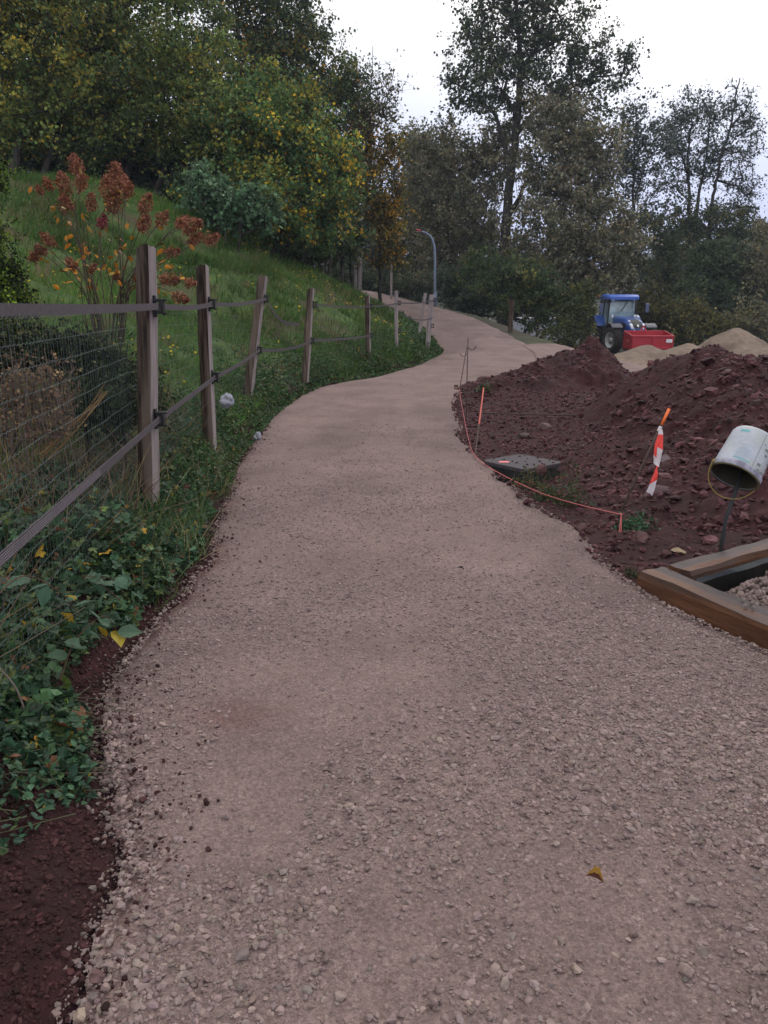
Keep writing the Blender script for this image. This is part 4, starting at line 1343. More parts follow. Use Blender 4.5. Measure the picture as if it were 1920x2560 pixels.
cane('long bare bramble cane leaning across the wire below the lower tape', [P(400, 1260, 4.3), P(340, 1170, 4.1), P(262, 1062, 4.0)])
cane('big-leaved bramble at the path edge, halfway along the ground cover', [P(300, 1500, 3.4), P(250, 1460, 3.3), P(210, 1440, 3.2), P(350, 1455, 3.5)], leaves=16)
cane('bramble with yellowing leaves low in front of the wire', [P(150, 1700, 2.9), P(190, 1600, 2.95), P(260, 1540, 3.05), P(300, 1590, 3.2)], leaves=13)
cane('arching bramble shoot near the lower left border of the photo', [P(-20, 1500, 2.7), P(60, 1440, 2.8), P(150, 1480, 2.9), P(200, 1540, 3.0)], leaves=12)
cane('bare pale twig standing among leaves at the lower left border', [P(70, 1800, 2.6), P(40, 1720, 2.55), P(-10, 1660, 2.5)], .004, (.25, .19, .16))

def hydrangea():
    b = gb(255, 6.3)
    root = thing('hydrangea', 'hydrangea with rust-brown dried flower heads and orange leaves behind the near posts', 'shrub', tuple(b))
    heads = [(188, 412, 60), (204, 455, 48), (120, 460, 42), (160, 460, 60), (165, 510, 62), (100, 475, 26), (290, 440, 66), (270, 470, 70), (285, 505, 72), (310, 460, 54), (320, 475, 44), (228, 505, 44), (258, 555, 40),
             (365, 510, 54), (360, 560, 50), (405, 548, 48), (478, 566, 60), (488, 595, 44), (528, 596, 46), (455, 555, 40), (120, 600, 46), (88, 640, 46), (102, 625, 40), (178, 658, 34), (232, 672, 26), (424, 700, 52), (432, 630, 40), (475, 708, 36), (450, 745, 44), (290, 690, 28), (345, 700, 34)]
    st = MB()
    lf = []
    hubs = [P(230, 780, 6.3), P(255, 790, 6.25), P(285, 780, 6.35), P(300, 775, 6.4)]
    for i, (u, v, w) in enumerate(heads):
        t = 6.15 + .45 * rng.uniform()
        p = P(u, v, t)
        hb = hubs[int(np.argmin([abs(h[0] - p[0]) for h in hubs]))]
        mid = hb + (p - hb) * .55 + np.array((0, 0, .12)) + rng.normal(size=3) * .04
        st.tube(catmull([b + rng.normal(size=3) * .05 * np.array((1, 1, 0)), hb + rng.normal(size=3) * .03, mid, p], 6), np.linspace(.0055, .0022, 19), 5, np.array((.38, .34, .33)))
        for _ in range(5):
            f = rng.uniform(.25, .95)
            lf.append(hb + (p - hb) * f + np.array((0, 0, .08)) + rng.normal(size=3) * .05)
        n = int(420 * (w / 50) ** 1.5)
        r = .84 * w * t / F / 2
        ax = nrm(p - mid)
        f = rng.uniform(-.8, 1.15, n)
        rad = 1.15 * np.where(f < 0, 1.0 + f * .5, 1.0 - f / 1.3) * rng.uniform(.4, .9, n)
        dirs = nrm(rng.normal(size=(n, 3)))
        pos = p + ax * (f * r)[:, None] + dirs * (rad * r)[:, None]
        s = rng.uniform(.012, .021, n)
        base = [(.27, .105, .060), (.36, .165, .095), (.18, .065, .042)] if i != 11 + 1 else [(.22, .05, .06)] * 3
        MB().scatter(LEAF4, LEAF4F, pos, rand_frames(n, 0, 0), np.stack([s * 1.3, s, s], -1), palette(n, base, (4, 3, 2), .2)).build('flower_head', m_petal, root)
    st.build('stems', m_twig, root)
    lf = np.array(lf)
    n = len(lf)
    s = rng.uniform(.035, .07, n)
    MB().scatter(LEAF6, LEAF6F, lf, rand_frames(n, .8, .8), np.stack([s * .8, s * 1.2, s], -1), palette(n, [(.50, .20, .02), (.36, .20, .03), (.11, .12, .03), (.20, .10, .03)], (5, 3, 2, 1), .2)).build('leaves', m_cover, root)
hydrangea()

# ------------------------------------------------------------------ rocks and litter
def rock(label, u, v, t, w, col=(.11, .05, .052), flat=.6, rz=None, mat=None, name='rock', cat='rock', on=None):
    p = P(u, v, t)
    if on is not None:
        p[2] = on(p[0], p[1])
    r = w * t / F / 2
    import bmesh
    bm = bmesh.new()
    bmesh.ops.create_icosphere(bm, subdivisions=2, radius=1)
    v_ = np.array([x.co[:] for x in bm.verts])
    f_ = np.array([[q.index for q in x.verts] for x in bm.faces])
    bm.free()
    sd = rng.integers(1000)
    k = 1 + .35 * fbm(v_[:, 0] * 1.3 + 7, v_[:, 1] * 1.3 + v_[:, 2] * 1.7 + 3, 3, sd)
    for _ in range(7):                       # chop planes for angular faces
        n_ = nrm(rng.normal(size=3))
        dd_ = v_ @ n_
        v_ = v_ - np.maximum(dd_ - .62, 0)[:, None] * n_ * .9
    v_ = v_ * k[:, None] * np.array((r, r * .8, r * flat))
    v_ = v_ @ rot3(rng.normal() * .2, rng.normal() * .2, rng.uniform(0, 6) if rz is None else rz).T
    o = MB().add(v_ + p, f_, np.array(col) / .09).build(name, mat or m_rockm, loc=tuple(p))
    return tag(o, label, cat, None)
m_rockm = surf('rock', (.065, .065, .065), (.115, .115, .115), scale=9, rough=.8, bump=.5, bscale=30, bdist=.006)
on2 = lambda x, y: float(H_right(x, y) + max(f2(np.array([[x]]), np.array([[y]]))[0, 0], 0))
on1 = lambda x, y: float(H_right(x, y) + max(f1(np.array([[x]]), np.array([[y]]))[0, 0], 0))
onr = lambda x, y: float(H_right(x, y)) + .02
rock('pinkish boulder on the right flank of the smaller soil heap', 1495, 1003, 13.2, 36, (.17, .105, .10), .9)
rock('dark overhanging stone beside the pink string', 1455, 1308, 5.45, 42, (.075, .034, .035), .55, on=onr)
rock('red-brown angular rock in front of the leaning marker stick', 1603, 1337, 5.2, 52, (.10, .048, .048), .75, on=onr)
rock('pale yellowish flat stone in front of the timber edging', 1697, 1357, 5.0, 40, (.26, .19, .12), .4, on=onr)
rock('small mossy stone near the foot of the bucket stick', 1805, 1352, 4.75, 38, (.075, .07, .03), .7, on=onr)
rock('round pale stone beside the foot of the bucket stick', 1830, 1328, 4.8, 26, (.20, .15, .13), .8, on=onr)
rock('large dark slab under the hanging red and white tape', 1640, 1238, 6.2, 72, (.085, .048, .055), .5, on=on2)
rock('grey-violet stone on the big heap above the tape end', 1660, 1180, 6.9, 44, (.12, .085, .095), .5, on=on2)
rock('big purple-red rock low on the big heap, below the bucket', 1778, 1310, 5.2, 52, (.15, .065, .075), .7, on=on2)
rock('long dark stone on the flat ground before the smaller heap', 1310, 1080, 9.6, 40, (.06, .035, .037), .6, on=onr)
rock('grey stone on the flat ground left of the big heap', 1365, 1063, 9.9, 40, (.11, .065, .068), .6, on=onr)
rock('red rock leaning against the side of the manhole box', 1352, 1175, 7.0, 38, (.10, .045, .045), .9)
rock('smooth red-brown stone at the left path edge, bottom of the photo', 244, 2442, 1.74, 46, (.15, .085, .08), .8)
rock('pale cream stone at the bottom left, below the red-brown one', 200, 2538, 1.66, 44, (.34, .26, .20), .7)
rock('pale roundish stone in the gravel right of the red-brown one', 340, 2410, 1.8, 30, (.30, .235, .205), .8)
rock('small dark clod on the gravel at the lower right', 1817, 2137, 2.2, 15, (.05, .03, .028), .8)
rock('flat grey stone in the gravel at the right border', 1815, 2277, 2.0, 42, (.27, .235, .25), .3)
rock('pinkish stone half buried in the soil strip at the left edge of the path', 430, 1345, 4.9, 44, (.10, .05, .053), .55, on=lambda x, y: float(Hgt(x, y)) + .02)

def leaf_on_ground(label, u, v, t, s, cols, curl):
    p = P(u, v, t)
    root = thing('fallen_leaf', label, 'leaf', tuple(p), 0, 'dead leaves lying on the gravel')
    n = 7
    X, Y = np.meshgrid(np.linspace(-1, 1, n), np.linspace(0, 1, 9))
    wd = .42 * np.sin(np.pi * np.clip(Y, .02, .98)) ** .8 * (1 + .15 * np.sin(Y * 22))
    x = X * wd * s
    y = (Y - .5) * s
    z = .012 + curl * s * (X * X) * wd + .12 * s * np.sin(Y * 3)
    q = np.stack([x, y, z], -1).reshape(-1, 3) @ rot3(.15, .2, 1.2).T
    t_ = np.where((X.ravel() > 0)[:, None], np.array(cols[0]), np.array(cols[1]))
    MB().grid(q[:, 0].reshape(X.shape), q[:, 1].reshape(X.shape), q[:, 2].reshape(X.shape), t_).build('blade', m_cover, root, local=True)
    MB().tube([(0 + q[3][0], q[3][1], q[3][2]), (q[3][0] - .3 * s, q[3][1] - .1 * s, .01)], .0012, 5, np.array((.12, .06, .03))).build('stalk', m_cover, root, local=True)
leaf_on_ground('curled yellow and brown dead leaf lying alone on the gravel', 1484, 2208, 1.99, .042, [(.30, .16, .02), (.11, .04, .028)], 1.2)
leaf_on_ground('small black dead leaf on the gravel in the middle of the path', 1150, 1427, 4.45, .045, [(.012, .01, .01), (.02, .015, .013)], .5)

def flecks():
    N = 420
    y = 4 + 30 * rng.uniform(size=N) ** 1.4
    x = xl(y) + (xr(y) - xl(y)) * rng.uniform(.02, .98, N)
    p = np.stack([x, y, zp(y) + path_micro(x, y) + .006], -1)
    s_ = rng.uniform(.008, .028, N) * (1 + y * .025)
    t = palette(N, [(.06, .04, .03), (.12, .08, .05), (.03, .022, .018), (.20, .12, .03)], (3, 3, 2, .6), .2)
    return MB().scatter(LEAF4, LEAF4F, p, yaw_frames(N, .3), np.stack([s_ * .6, s_, s_], -1), t).build('leaf_litter', m_cover)
tag(flecks(), kind='stuff')

def crumple(name, label, cat, p, s, mat, sc=(1, 1, 1), amp=.5, fr=1.6):
    import bmesh
    bm = bmesh.new()
    bmesh.ops.create_icosphere(bm, subdivisions=3, radius=1)
    v_ = np.array([x.co[:] for x in bm.verts])
    f_ = np.array([[q.index for q in x.verts] for x in bm.faces])
    bm.free()
    k = 1 + amp * fbm(v_[:, 0] * fr + v_[:, 2] * 2 + 9, v_[:, 1] * fr - v_[:, 2] + 5, 3, 91)
    o = MB().add(v_ * k[:, None] * np.array(sc) * s + p, f_).build(name, mat, loc=tuple(p))
    return tag(o, label, cat)
m_bag = plain('white_plastic', (.34, .34, .40), rough=.4)
crumple('plastic_bag', 'white plastic bag caught low behind the wire mesh after the second post', 'bag', P(566, 1002, 8.4), .075, m_bag, (1, .7, 1), .5)
crumple('paper_scrap', 'crumpled white paper scrap at the left path edge', 'litter', P(642, 1096, 9.0), .05, m_bag, (.8, .7, 1.2), .9, 2.4)

# ------------------------------------------------------------------ right side: rods, string, marker, bucket, manhole, timber
def rod(name, label, cat, pts, r, mat=None, group=None):
    o = MB().tube(pts, r, 8).build(name, mat or m_rust, loc=tuple(np.asarray(pts[0], float)), smooth=True)
    return tag(o, label, cat, group)
RG = 'thin iron rods along the right path edge'
def hooked_rod(label, ub, vb, ut, vt, t, side, r=.007):
    b = P(ub, vb, t)
    tp = PY(ut, vt, b[1])
    b = b - nrm(tp - b) * .25
    hk = .055
    pts = [b, b + (tp - b) * .5, tp - (0, 0, .12)]
    arc = [tp + np.array((side * (hk - hk * math.cos(a)), 0, -.10 + -hk * 1.0 * math.sin(a))) for a in np.linspace(0, math.pi, 7)]
    root = thing('iron_rod', label, 'rod', tuple(b), 0, RG)
    MB().tube([b, b + (tp - b) * .5, tp], r, 8).build('shaft', m_rust, root, smooth=True)
    MB().tube(arc, r * .8, 8).build('hook', m_rust, root, smooth=True)
    return tp
hooked_rod('tall upright iron rod with an open hook at its top, at the path edge', 1165, 1060, 1170, 845, 10.4, 1)
hooked_rod('thinner leaning iron rod crossing the upright hooked one', 1147, 985, 1167, 868, 13.2, -1)
rc = thing('iron_rod', 'short leaning rod with its upper half painted orange-red', 'rod', tuple(P(1187, 1155, 7.95)), 0, RG)
a_, b_ = P(1185, 1160, 7.95), P(1209, 970, 9.4)
rc.location = tuple(a_)
MB().tube([a_ - nrm(b_ - a_) * .2, a_ + (b_ - a_) * .48], .007, 8).build('shaft', m_rust, rc)
MB().tube([a_ + (b_ - a_) * .48, b_], .009, 8).build('painted_tip', plain('red_orange_paint', (.50, .085, .055), rough=.6), rc)
p_, q_ = P(1188, 1032, 10.6), P(1442, 1047, 10.3)
q_[2] = max(q_[2], float(Hgt(q_[0], q_[1])) + .02)
rod('iron_rod', 'long rusty rod lying on the ground in front of the smaller heap', 'rod', [p_, q_], .009, group=RG)

pts = [P(1148, 976, 13.2), P(1152, 1005, 12.2), P(1160, 1050, 10.6), P(1170, 1100, 9.3), P(1186, 1146, 8.0), P(1232, 1183, 7.2), P(1340, 1238, 6.3), P(1440, 1271, 5.9), P(1552, 1298, 5.55)]
pts = [p + np.array((0, 0, .035)) for p in pts]
root = thing('string', 'pink string running from rod to rod along the right path edge', 'string', tuple(pts[4]))
MB().tube(catmull(pts, 8), .0036, 5).build('line', m_string, root)
k_ = pts[-1]
MB().tube(catmull([k_, P(1548, 1330, 5.45), P(1545, 1365, 5.35), P(1543, 1390, 5.3)], 6), .0034, 5).build('loose_end', m_string, root)
MB().tube(catmull([k_, P(1552, 1330, 5.45), P(1540, 1360, 5.3), P(1528, 1400, 5.2)], 6), .0034, 5).build('loose_end', m_string, root)
MB().add(*[(ICO * .011 + k_), ICOF[0]]).build('knot', m_string, root)

# marker stick with barrier tape
b = P(1553, 1276, 5.75)
tp = P(1673, 1022, 5.75)
root = thing('marker_stick', 'leaning brown stick with an orange tip and red-and-white barrier tape', 'marker stick', tuple(b))
ax = tp - b
MB().tube([b - ax * .25, b + ax * .5, b + ax * .84], .009, 8).build('stick', m_rust, root, smooth=True)
MB().tube([b + ax * .84, tp], .011, 8).build('orange_tip', m_orange, root, smooth=True)
def tape(rows_):
    """barrier tape strip: rows of (uL, vL, uR, vR, t), colour index per row of quads with slanted stripe"""
    mb = MB()
    for (quad, mi, t) in rows_:
        v = [P(u, v_, t_) for (u, v_), t_ in zip(quad, t)]
        v = np.array(v)
        n_ = nrm(np.cross(v[1] - v[0], v[2] - v[0]))
        k = len(v)
        f = [np.arange(k)[None], (np.arange(k)[::-1] + k)[None]] + [np.array([[i, i + k, (i + 1) % k + k, (i + 1) % k]]) for i in range(k)]
        mb.add(np.concatenate([v + n_ * .0008, v - n_ * .0008]), f, None, mi)
    return mb
T0 = 5.70
tp_ = tape([([(1647, 1072), (1656, 1074), (1658, 1086), (1645, 1086)], 1, (T0,) * 4),
            ([(1645, 1086), (1658, 1086), (1657, 1125), (1643, 1117), (1641, 1146), (1634, 1136), (1637, 1110)], 0, (T0, T0, T0 - .02, T0, T0, T0 - .02, T0)),
            ([(1643, 1117), (1657, 1125), (1653, 1143), (1647, 1168), (1641, 1164), (1634, 1158), (1634, 1136), (1641, 1146)], 1, (T0, T0 - .02, T0 - .02, T0, T0, T0, T0 - .02, T0)),
            ([(1641, 1164), (1645, 1166), (1643, 1170), (1640, 1170)], 0, (T0,) * 4),
            ([(1640, 1170), (1643, 1170), (1645, 1186), (1642, 1200), (1624, 1211), (1629, 1196)], 0, (T0, T0, T0, T0, T0 - .03, T0 - .02)),
            ([(1624, 1211), (1642, 1200), (1636, 1225), (1630, 1240), (1625, 1234), (1616, 1230)], 1, (T0 - .03, T0, T0, T0, T0 - .02, T0 - .03))])
tp_.build('barrier_tape', [m_red_tape, m_white_tape], root)
MB().lathe([(.0125, -.02), (.014, -.012), (.014, .012), (.0125, .02)], 10, mat4(b + ax * .80, np.array(Vector(ax).to_track_quat('Z', 'Y').to_matrix()))).build('tape_knot', m_white_tape, root)

# bucket upside down on an iron stick
_r, _u, _f = np.array((1., 0, 0)), np.array((0, SP, CP)), np.array((0, CP, -SP))
aB = nrm(.96 * (.53 * _r + .85 * _u) + .20 * _f)
fw = np.array((0, CP, -SP))
xB = nrm(-fw - aB * np.dot(-fw, aB))
yB = np.cross(aB, xB)
CB = P(1836, 1190, 4.5)
MBk = mat4(CB, np.stack([xB, yB, aB], -1) * .93)
sb = P(1797, 1352, 4.62)
sb[2] = float(Hgt(sb[0], sb[1]))
o = MB().tube([sb - (0, 0, .3), sb + (CB - sb) * .55, CB + aB * .245], .012, 10).build('iron_stake', plain('dark_iron', (.03, .032, .035), rough=.6), loc=tuple(sb), smooth=True)
tag(o, 'dark iron stake holding up the white bucket', 'stake')
root = thing('bucket', 'dirty white plastic bucket hanging upside down and tilted on an iron stake', 'bucket', tuple(CB))
MB().lathe([(.150, .0), (.147, .1), (.141, .2), (.136, .285), (.130, .297), (.118, .300), (.0, .300)], 40, MBk).build('body', m_bucket, root, smooth=True)
MB().lathe([(.147, .002), (.144, .1), (.138, .2), (.132, .28), (.0, .285)][::1], 40, MBk).build('inside', m_bucket_in, root, smooth=True)
MB().lathe([(.144, -.006), (.156, -.006), (.158, .0), (.158, .030), (.154, .036), (.151, .038)], 40, MBk).build('rim', m_rim_grey, root, smooth=True)
MB().lathe([(.1435, -.0075), (.1585, -.0075), (.1595, -.004)], 40, MBk).build('lip', plain('stained_lip', (.22, .20, .11), rough=.7, var=.4), root, smooth=True)
def rB(z): return float(np.interp(z, [0, .1, .2, .285], [.150, .147, .141, .136]))
def patch(name, mat, a0, a1, z0, z1, lift=.0012, skew=0):
    a = np.linspace(R(a0), R(a1), 8)
    rings = []
    for z in np.linspace(z0, z1, 3):
        zz = z + skew * (a - a[0])
        rr = np.array([rB(q) for q in zz]) + lift
        rings.append(np.stack([rr * np.cos(a), rr * np.sin(a), zz], -1) @ MBk[:3, :3].T + MBk[:3, 3])
    return MB().loft(rings, cap=False, closed=False).build(name, mat, root)
patch('printed_mark', m_teal, -62, -38, .248, .264)
for (z0, z1, a0, a1, m_) in ((.052, .057, -46, -4, m_teal), (.063, .066, -46, -16, m_teal_pale), (.082, .085, -46, -2, m_teal_pale), (.098, .102, -44, -6, m_teal_pale), (.118, .120, -42, -4, m_teal_pale), (.128, .130, -40, -14, m_teal_pale), (.158, .160, -42, -8, m_teal_pale), (.044, .047, -30, -8, m_teal)):
    patch('printed_line', m_, a0, a1, z0, z1)
patch('printed_mark', plain('green_print', (.10, .30, .22), rough=.5), 74, 96, .20, .235)
patch('seam', m_mortar, 3.2, 4.2, .04, .285)
for (a, z, da, dz) in ((26, .19, 9, .012), (34, .205, 6, .006), (28, .155, 5, .014), (20, .075, 7, .016), (58, .10, 5, .02), (68, .07, 4, .022), (50, .13, 4, .01), (62, .165, 5, .008), (44, .05, 10, .006), (24, .045, 6, .005), (36, .042, 8, .004), (12, .215, 3, .005)):
    patch('mortar_splash', m_mortar, a - da, a + da * rng.uniform(.4, 1), z - dz * .5, z + dz * .5, .0016, .02)
wB = nrm(.86 * _r - .51 * _u)
wB = nrm(wB - aB * np.dot(wB, aB))
g_ = nrm(np.array((0, 0, -1.0)) - wB * np.dot(np.array((0, 0, -1.0)), wB))
arc = [CB + aB * .012 + wB * .149 * math.cos(a) + g_ * .150 * math.sin(a) for a in np.linspace(0, math.pi, 25)]
MB().tube(arc, .0032, 8).build('handle', m_yellow, root, smooth=True)
for s_ in (1, -1):
    MB().lathe([(.0, -.004), (.012, -.004), (.012, .006), (.0, .008)], 12, mat4(CB + aB * .012 + wB * s_ * .149, np.array(Vector(wB * s_).to_track_quat('Z', 'Y').to_matrix()))).build('handle_ear', m_yellow, root)

# manhole box
cm_ = P(1306, 1153, 7.55)
rt = rot3(0, 0, R(38))
root = thing('manhole', 'square inspection chamber with a dirty grey lid and pink paint mark', 'manhole', tuple(cm_))
lid = MB()
w_ = .285
oct_ = np.array([(-w_, -w_ + .05), (-w_ + .05, -w_), (w_ - .05, -w_), (w_, -w_ + .05), (w_, w_ - .05), (w_ - .05, w_), (-w_ + .05, w_), (-w_, w_ - .05)])
def ring(s, z): return np.concatenate([oct_ * s, np.full((8, 1), z)], 1) @ rt.T + cm_
lid.loft([ring(1, -.035), ring(1, -.006), ring(.985, 0)])
lid.build('lid', m_lid, root)
MB().loft([ring(.92, -.40), ring(.94, -.038)]).build('chamber', m_lid_side, root)
pm = np.array([(-.25, .02, .0025), (-.17, -.02, .0025), (-.13, .02, .0025), (-.15, .06, .0025), (-.22, .07, .0025)]) @ rot3(0, 0, R(20)).T + cm_
MB().add(np.concatenate([pm, pm - (0, 0, .003)]), [np.arange(5)[None]] + [np.array([[i, i + 5, (i + 1) % 5 + 5, (i + 1) % 5]]) for i in range(5)]).build('paint_mark', m_pink, root)
n = 70
q = np.stack([rng.uniform(-.28, .28, n), rng.uniform(-.28, .28, n), np.full(n, .004)], -1)
q = q[rng.uniform(size=n) < .35 + q[:, 0]] @ rt.T + cm_
tag(MB().scatter(STONES, ICOF, q, yaw_frames(len(q)), rng.uniform(.005, .016, len(q))).build('dirt_crumbs', m_clod, root), kind='stuff')

# timber edging
def beam(label, a, b, w, h, seed, top_z, group='timber edging beams'):
    a, b = np.array(a, float), np.array(b, float)
    d = nrm(b - a)
    sd = np.array((-d[1], d[0]))
    L = np.linalg.norm(b - a)
    ang = math.atan2(d[1], d[0])
    root = thing('timber_beam', label, 'timber', (a[0], a[1], top_z), ang, group)
    k = 34
    sec = np.array([(-.5, -1), (.5, -1), (.5, -.40), (.5, -.12), (.42, 0), (.15, 0), (-.15, 0), (-.42, 0), (-.5, -.12), (-.5, -.40)])
    rings = []
    for i in range(k):
        s_ = L * i / (k - 1)
        jj = np.arange(len(sec))
        wob = fbm(np.full(len(sec), s_ * 4.), jj * 1.7, 3, seed) * .016
        wob2 = fbm(np.full(len(sec), s_ * 4.), jj * 1.7 + 40, 3, seed + 3) * .010
        wan = .05 * np.clip(fbm(np.array([s_ * 1.6]), np.array([2.2]), 3, seed + 7)[0] - .0, 0, 1)
        y = sec[:, 0] * w + wob
        z = sec[:, 1] * h + wob2
        z[[2, 3]] -= wan
        y[[4]] -= wan * .8
        z[[8, 9]] -= wan * .6
        rings.append(np.stack([np.full(len(sec), s_), y, z], -1))
    mb = MB().loft(rings)
    q = mb.f[0]
    j = np.arange(len(q)) % len(sec)
    tp = (j >= 4) & (j <= 6)
    mb.f = [q[~tp], q[tp], mb.f[1], mb.f[2]]
    mb.m = [0, 1, 0, 0]
    mb.build('beam', [m_beam, m_beam_top], root, local=True)
    return root
c1 = np.array((1.503, 4.073))
beam('long rough timber beam along the path edge, its corner end toward the soil', c1 - E1 * .0, c1 + E1 * 2.6, .20, .24, 501, .080)
c2 = np.array((1.582, 3.98))
beam('wet-topped timber beam running back to the right from the corner', c2 + E2 * .06, c2 + E2 * 2.4, .15, .19, 521, .100)
ln = c2 + E2 * .10 + np.array((E2[1], -E2[0])) * .074
ln2 = ln + E2 * 2.2
q = np.array([(ln[0], ln[1]), (ln2[0], ln2[1])])
mb = MB()
X = np.linspace(0, 1, 30)
lx, ly = ln[0] + (ln2[0] - ln[0]) * X, ln[1] + (ln2[1] - ln[1]) * X
o_ = np.array((E2[1], -E2[0]))
bul = .02 + .012 * fbm(X * 9, X * 0, 3, 7)
rings = [np.stack([lx + o_[0] * bul * k, ly + o_[1] * bul * k, np.full(30, z)], -1) for z, k in ((.055, .2), (.03, 1), (-.10, 1.2), (-.30, 1.5), (-.30, .4), (.055, .05))]
mb.loft(rings, cap=False, closed=False)
tag(mb.build('plastic_liner', m_liner), 'black plastic liner hanging down inside the timber edging', 'liner')
def BEDZ(a, b):
    return -.15 + .175 * sstep(a, .05, .28) * (.8 + .2 * sstep(b, .1, .5)) + .02 * fbm(a * 4, b * 4, 2, 9)
def bed():
    N = 12000
    a = rng.uniform(.07, 2.4, N)
    b = rng.uniform(.10, 2.5, N)
    p = C0 + a[:, None] * E1 + b[:, None] * E2
    z = BEDZ(a, b) + .012 * rng.normal(size=N)
    s = rng.uniform(.010, .024, N)
    return MB().scatter(STONES, ICOF, np.concatenate([p, z[:, None]], 1), rand_frames(N), np.stack([s * 1.2, s, s * .8], -1), np.clip(.95 + rng.normal(size=(N, 1)) * .13, .5, 1.4)).build('bed_gravel', m_stone)
tag(bed(), kind='stuff')
X, Y = np.meshgrid(np.linspace(.05, 3, 30), np.linspace(.09, 3, 30))
bx, by = C0[0] + X * E1[0] + Y * E2[0], C0[1] + X * E1[1] + Y * E2[1]
tag(MB().grid(bx, by, BEDZ(X, Y) - .02, np.full((900, 3), .75)).build('bed', m_path), kind='structure')
SG = 'loose stones lying on the front timber'
for lab, u, v, s in (('palest loose stone on the front timber, at the right border', 1884, 1518, 9), ('dark upper loose stone on the front timber', 1882, 1506, 10), ('leftmost loose stone on the front timber', 1864, 1513, 9), ('small flat loose stone on the front timber, behind the others', 1858, 1499, 8)):
    tt = (EYE - .095) / (SP + (v - 1280) / F * CP)
    o = rock(lab, u, v, tt, s * 1.6, (.17, .135, .12), .7, name='loose_stone', cat='stone')
    o['group'] = SG

# small plants on the right
WEED = [(.035, .06, .025), (.05, .075, .03), (.11, .10, .025), (.16, .05, .03)]
def weed(label, u, v, t, w, h, cols=WEED, wt=(4, 3, 1, .8), n=420, s=.022):
    c = P(u, v, t)
    g = float(Hgt(c[0], c[1]))
    r = w * t / F / 2
    root = thing('weed', label, 'weed', (c[0], c[1], g), 0, 'weeds on the red soil')
    p = np.array((c[0], c[1], g)) + rng.normal(size=(n, 3)) * np.array((r * .5, r * .45, 0))
    hh = h * t / F
    p[:, 2] += np.abs(rng.normal(size=n)) * hh * .45 * np.exp(-(((p[:, 0] - c[0]) / r) ** 2))
    ss = s * rng.uniform(.6, 1.4, n)
    MB().scatter(LEAF4, LEAF4F, p, rand_frames(n, .6, -.2), np.stack([ss * .8, ss * 1.2, ss], -1), palette(n, cols, wt, .2)).build('leaves', m_cover, root)
    m = 26
    b0 = np.array((c[0], c[1], g)) + rng.normal(size=(m, 3)) * np.array((r * .3, r * .3, 0))
    MB().segs(b0, b0 + rng.normal(size=(m, 3)) * np.array((.05, .05, 0)) + np.array((0, 0, 1)) * rng.uniform(.4, 1.1, (m, 1)) * hh, .002, .001, 3, np.array((.13, .10, .06))).build('stems', m_petal, root)
weed('low weed with red and yellow leaves just in front of the manhole', 1322, 1225, 6.75, 110, 60, wt=(3, 2, 1.6, 1.6))
weed('dark bushy weed beside the pink string, right of the manhole', 1422, 1240, 6.2, 100, 110)
weed('low weed hugging the path edge below the string', 1365, 1255, 6.35, 80, 45, wt=(4, 3, 1, .3))
weed('bright green weed at the foot of the marker stick', 1592, 1288, 5.55, 110, 40, [(.035, .09, .045), (.055, .12, .055)], (1, 1), 260, .03)
weed('tiny weed near the corner of the timber edging', 1583, 1402, 4.5, 50, 22, n=90, s=.015)
weed('low green weed at the path edge before the smaller heap', 1215, 960, 13.5, 60, 30, n=260, s=.04)

# ------------------------------------------------------------------ street lamp
lb = gb(1088, 42)
root = thing('street_lamp', 'grey curved street lamp with a red head beside the upper path', 'street lamp', tuple(lb))
H0 = PY(1087, 630, lb[1])
lp = [lb - (0, 0, .3), lb + (H0 - lb) * .5, H0, PY(1083, 605, lb[1]), PY(1075, 590, lb[1]), PY(1064, 582, lb[1]), PY(1052, 578, lb[1])]
m_lamp = plain('galvanised_steel', (.22, .26, .36), rough=.5, metallic=.2)
MB().tube(catmull(lp, 8), np.linspace(.075, .045, 49), 12).build('pole', m_lamp, root, smooth=True)
MB().tube([lb - (0, 0, .1), lb + (0, 0, .9), lb + (0, 0, .93)], [.095, .095, .075], 12).build('base_sleeve', m_lamp, root, smooth=True)
h0, h1_ = PY(1053, 578.5, lb[1]), PY(1040, 575, lb[1])
dd_ = h1_ - h0
rings = []
for f, wx, wz in ((-.1, .04, .04), (.1, .075, .06), (.45, .12, .075), (.85, .11, .06), (1.0, .05, .03)):
    c_ = h0 + dd_ * f
    a = np.linspace(0, 2 * math.pi, 14, endpoint=False)
    rings.append(c_ + np.stack([0 * a, np.cos(a) * wx, np.sin(a) * wz + .01], -1))
MB().loft(rings).build('lamp_head', plain('red_lamp_head', (.42, .05, .05), rough=.5), root, smooth=True)
MB().box(h0 + dd_ * .55 - (0, 0, .055), (.20, .15, .03)).build('lamp_glass', plain('lamp_glass', (.5, .5, .5), rough=.2), root, bevel=.008)

# ------------------------------------------------------------------ tractor
TC = P(1550, 880, 41.5)
tz = float(H_right(TC[0], TC[1])) + .12
tr = thing('tractor', 'blue farm tractor with white wheel rims parked behind the sand heaps', 'tractor', (TC[0], TC[1], tz), R(3))
m_blue = plain('tractor_blue', (.026, .075, .30), rough=.3, spec=.5, var=.08, coat=.3)
m_roof = plain('cab_roof_blue', (.060, .14, .50), rough=.35, var=.06)
m_tyre = plain('tyre_rubber', (.040, .034, .033), rough=.85, var=.3)
m_rim = plain('white_rim', (.55, .54, .55), rough=.5, var=.12)
m_dark = plain('dark_metal', (.022, .022, .025), rough=.6)
m_glass = plain('cab_glass', (.22, .30, .33), rough=.12, spec=.7, var=.35, scale=2)
m_lamp_w = plain('headlight_lens', (.78, .80, .86), rough=.2)
m_chrome = plain('mirror_back', (.10, .11, .20), rough=.4)
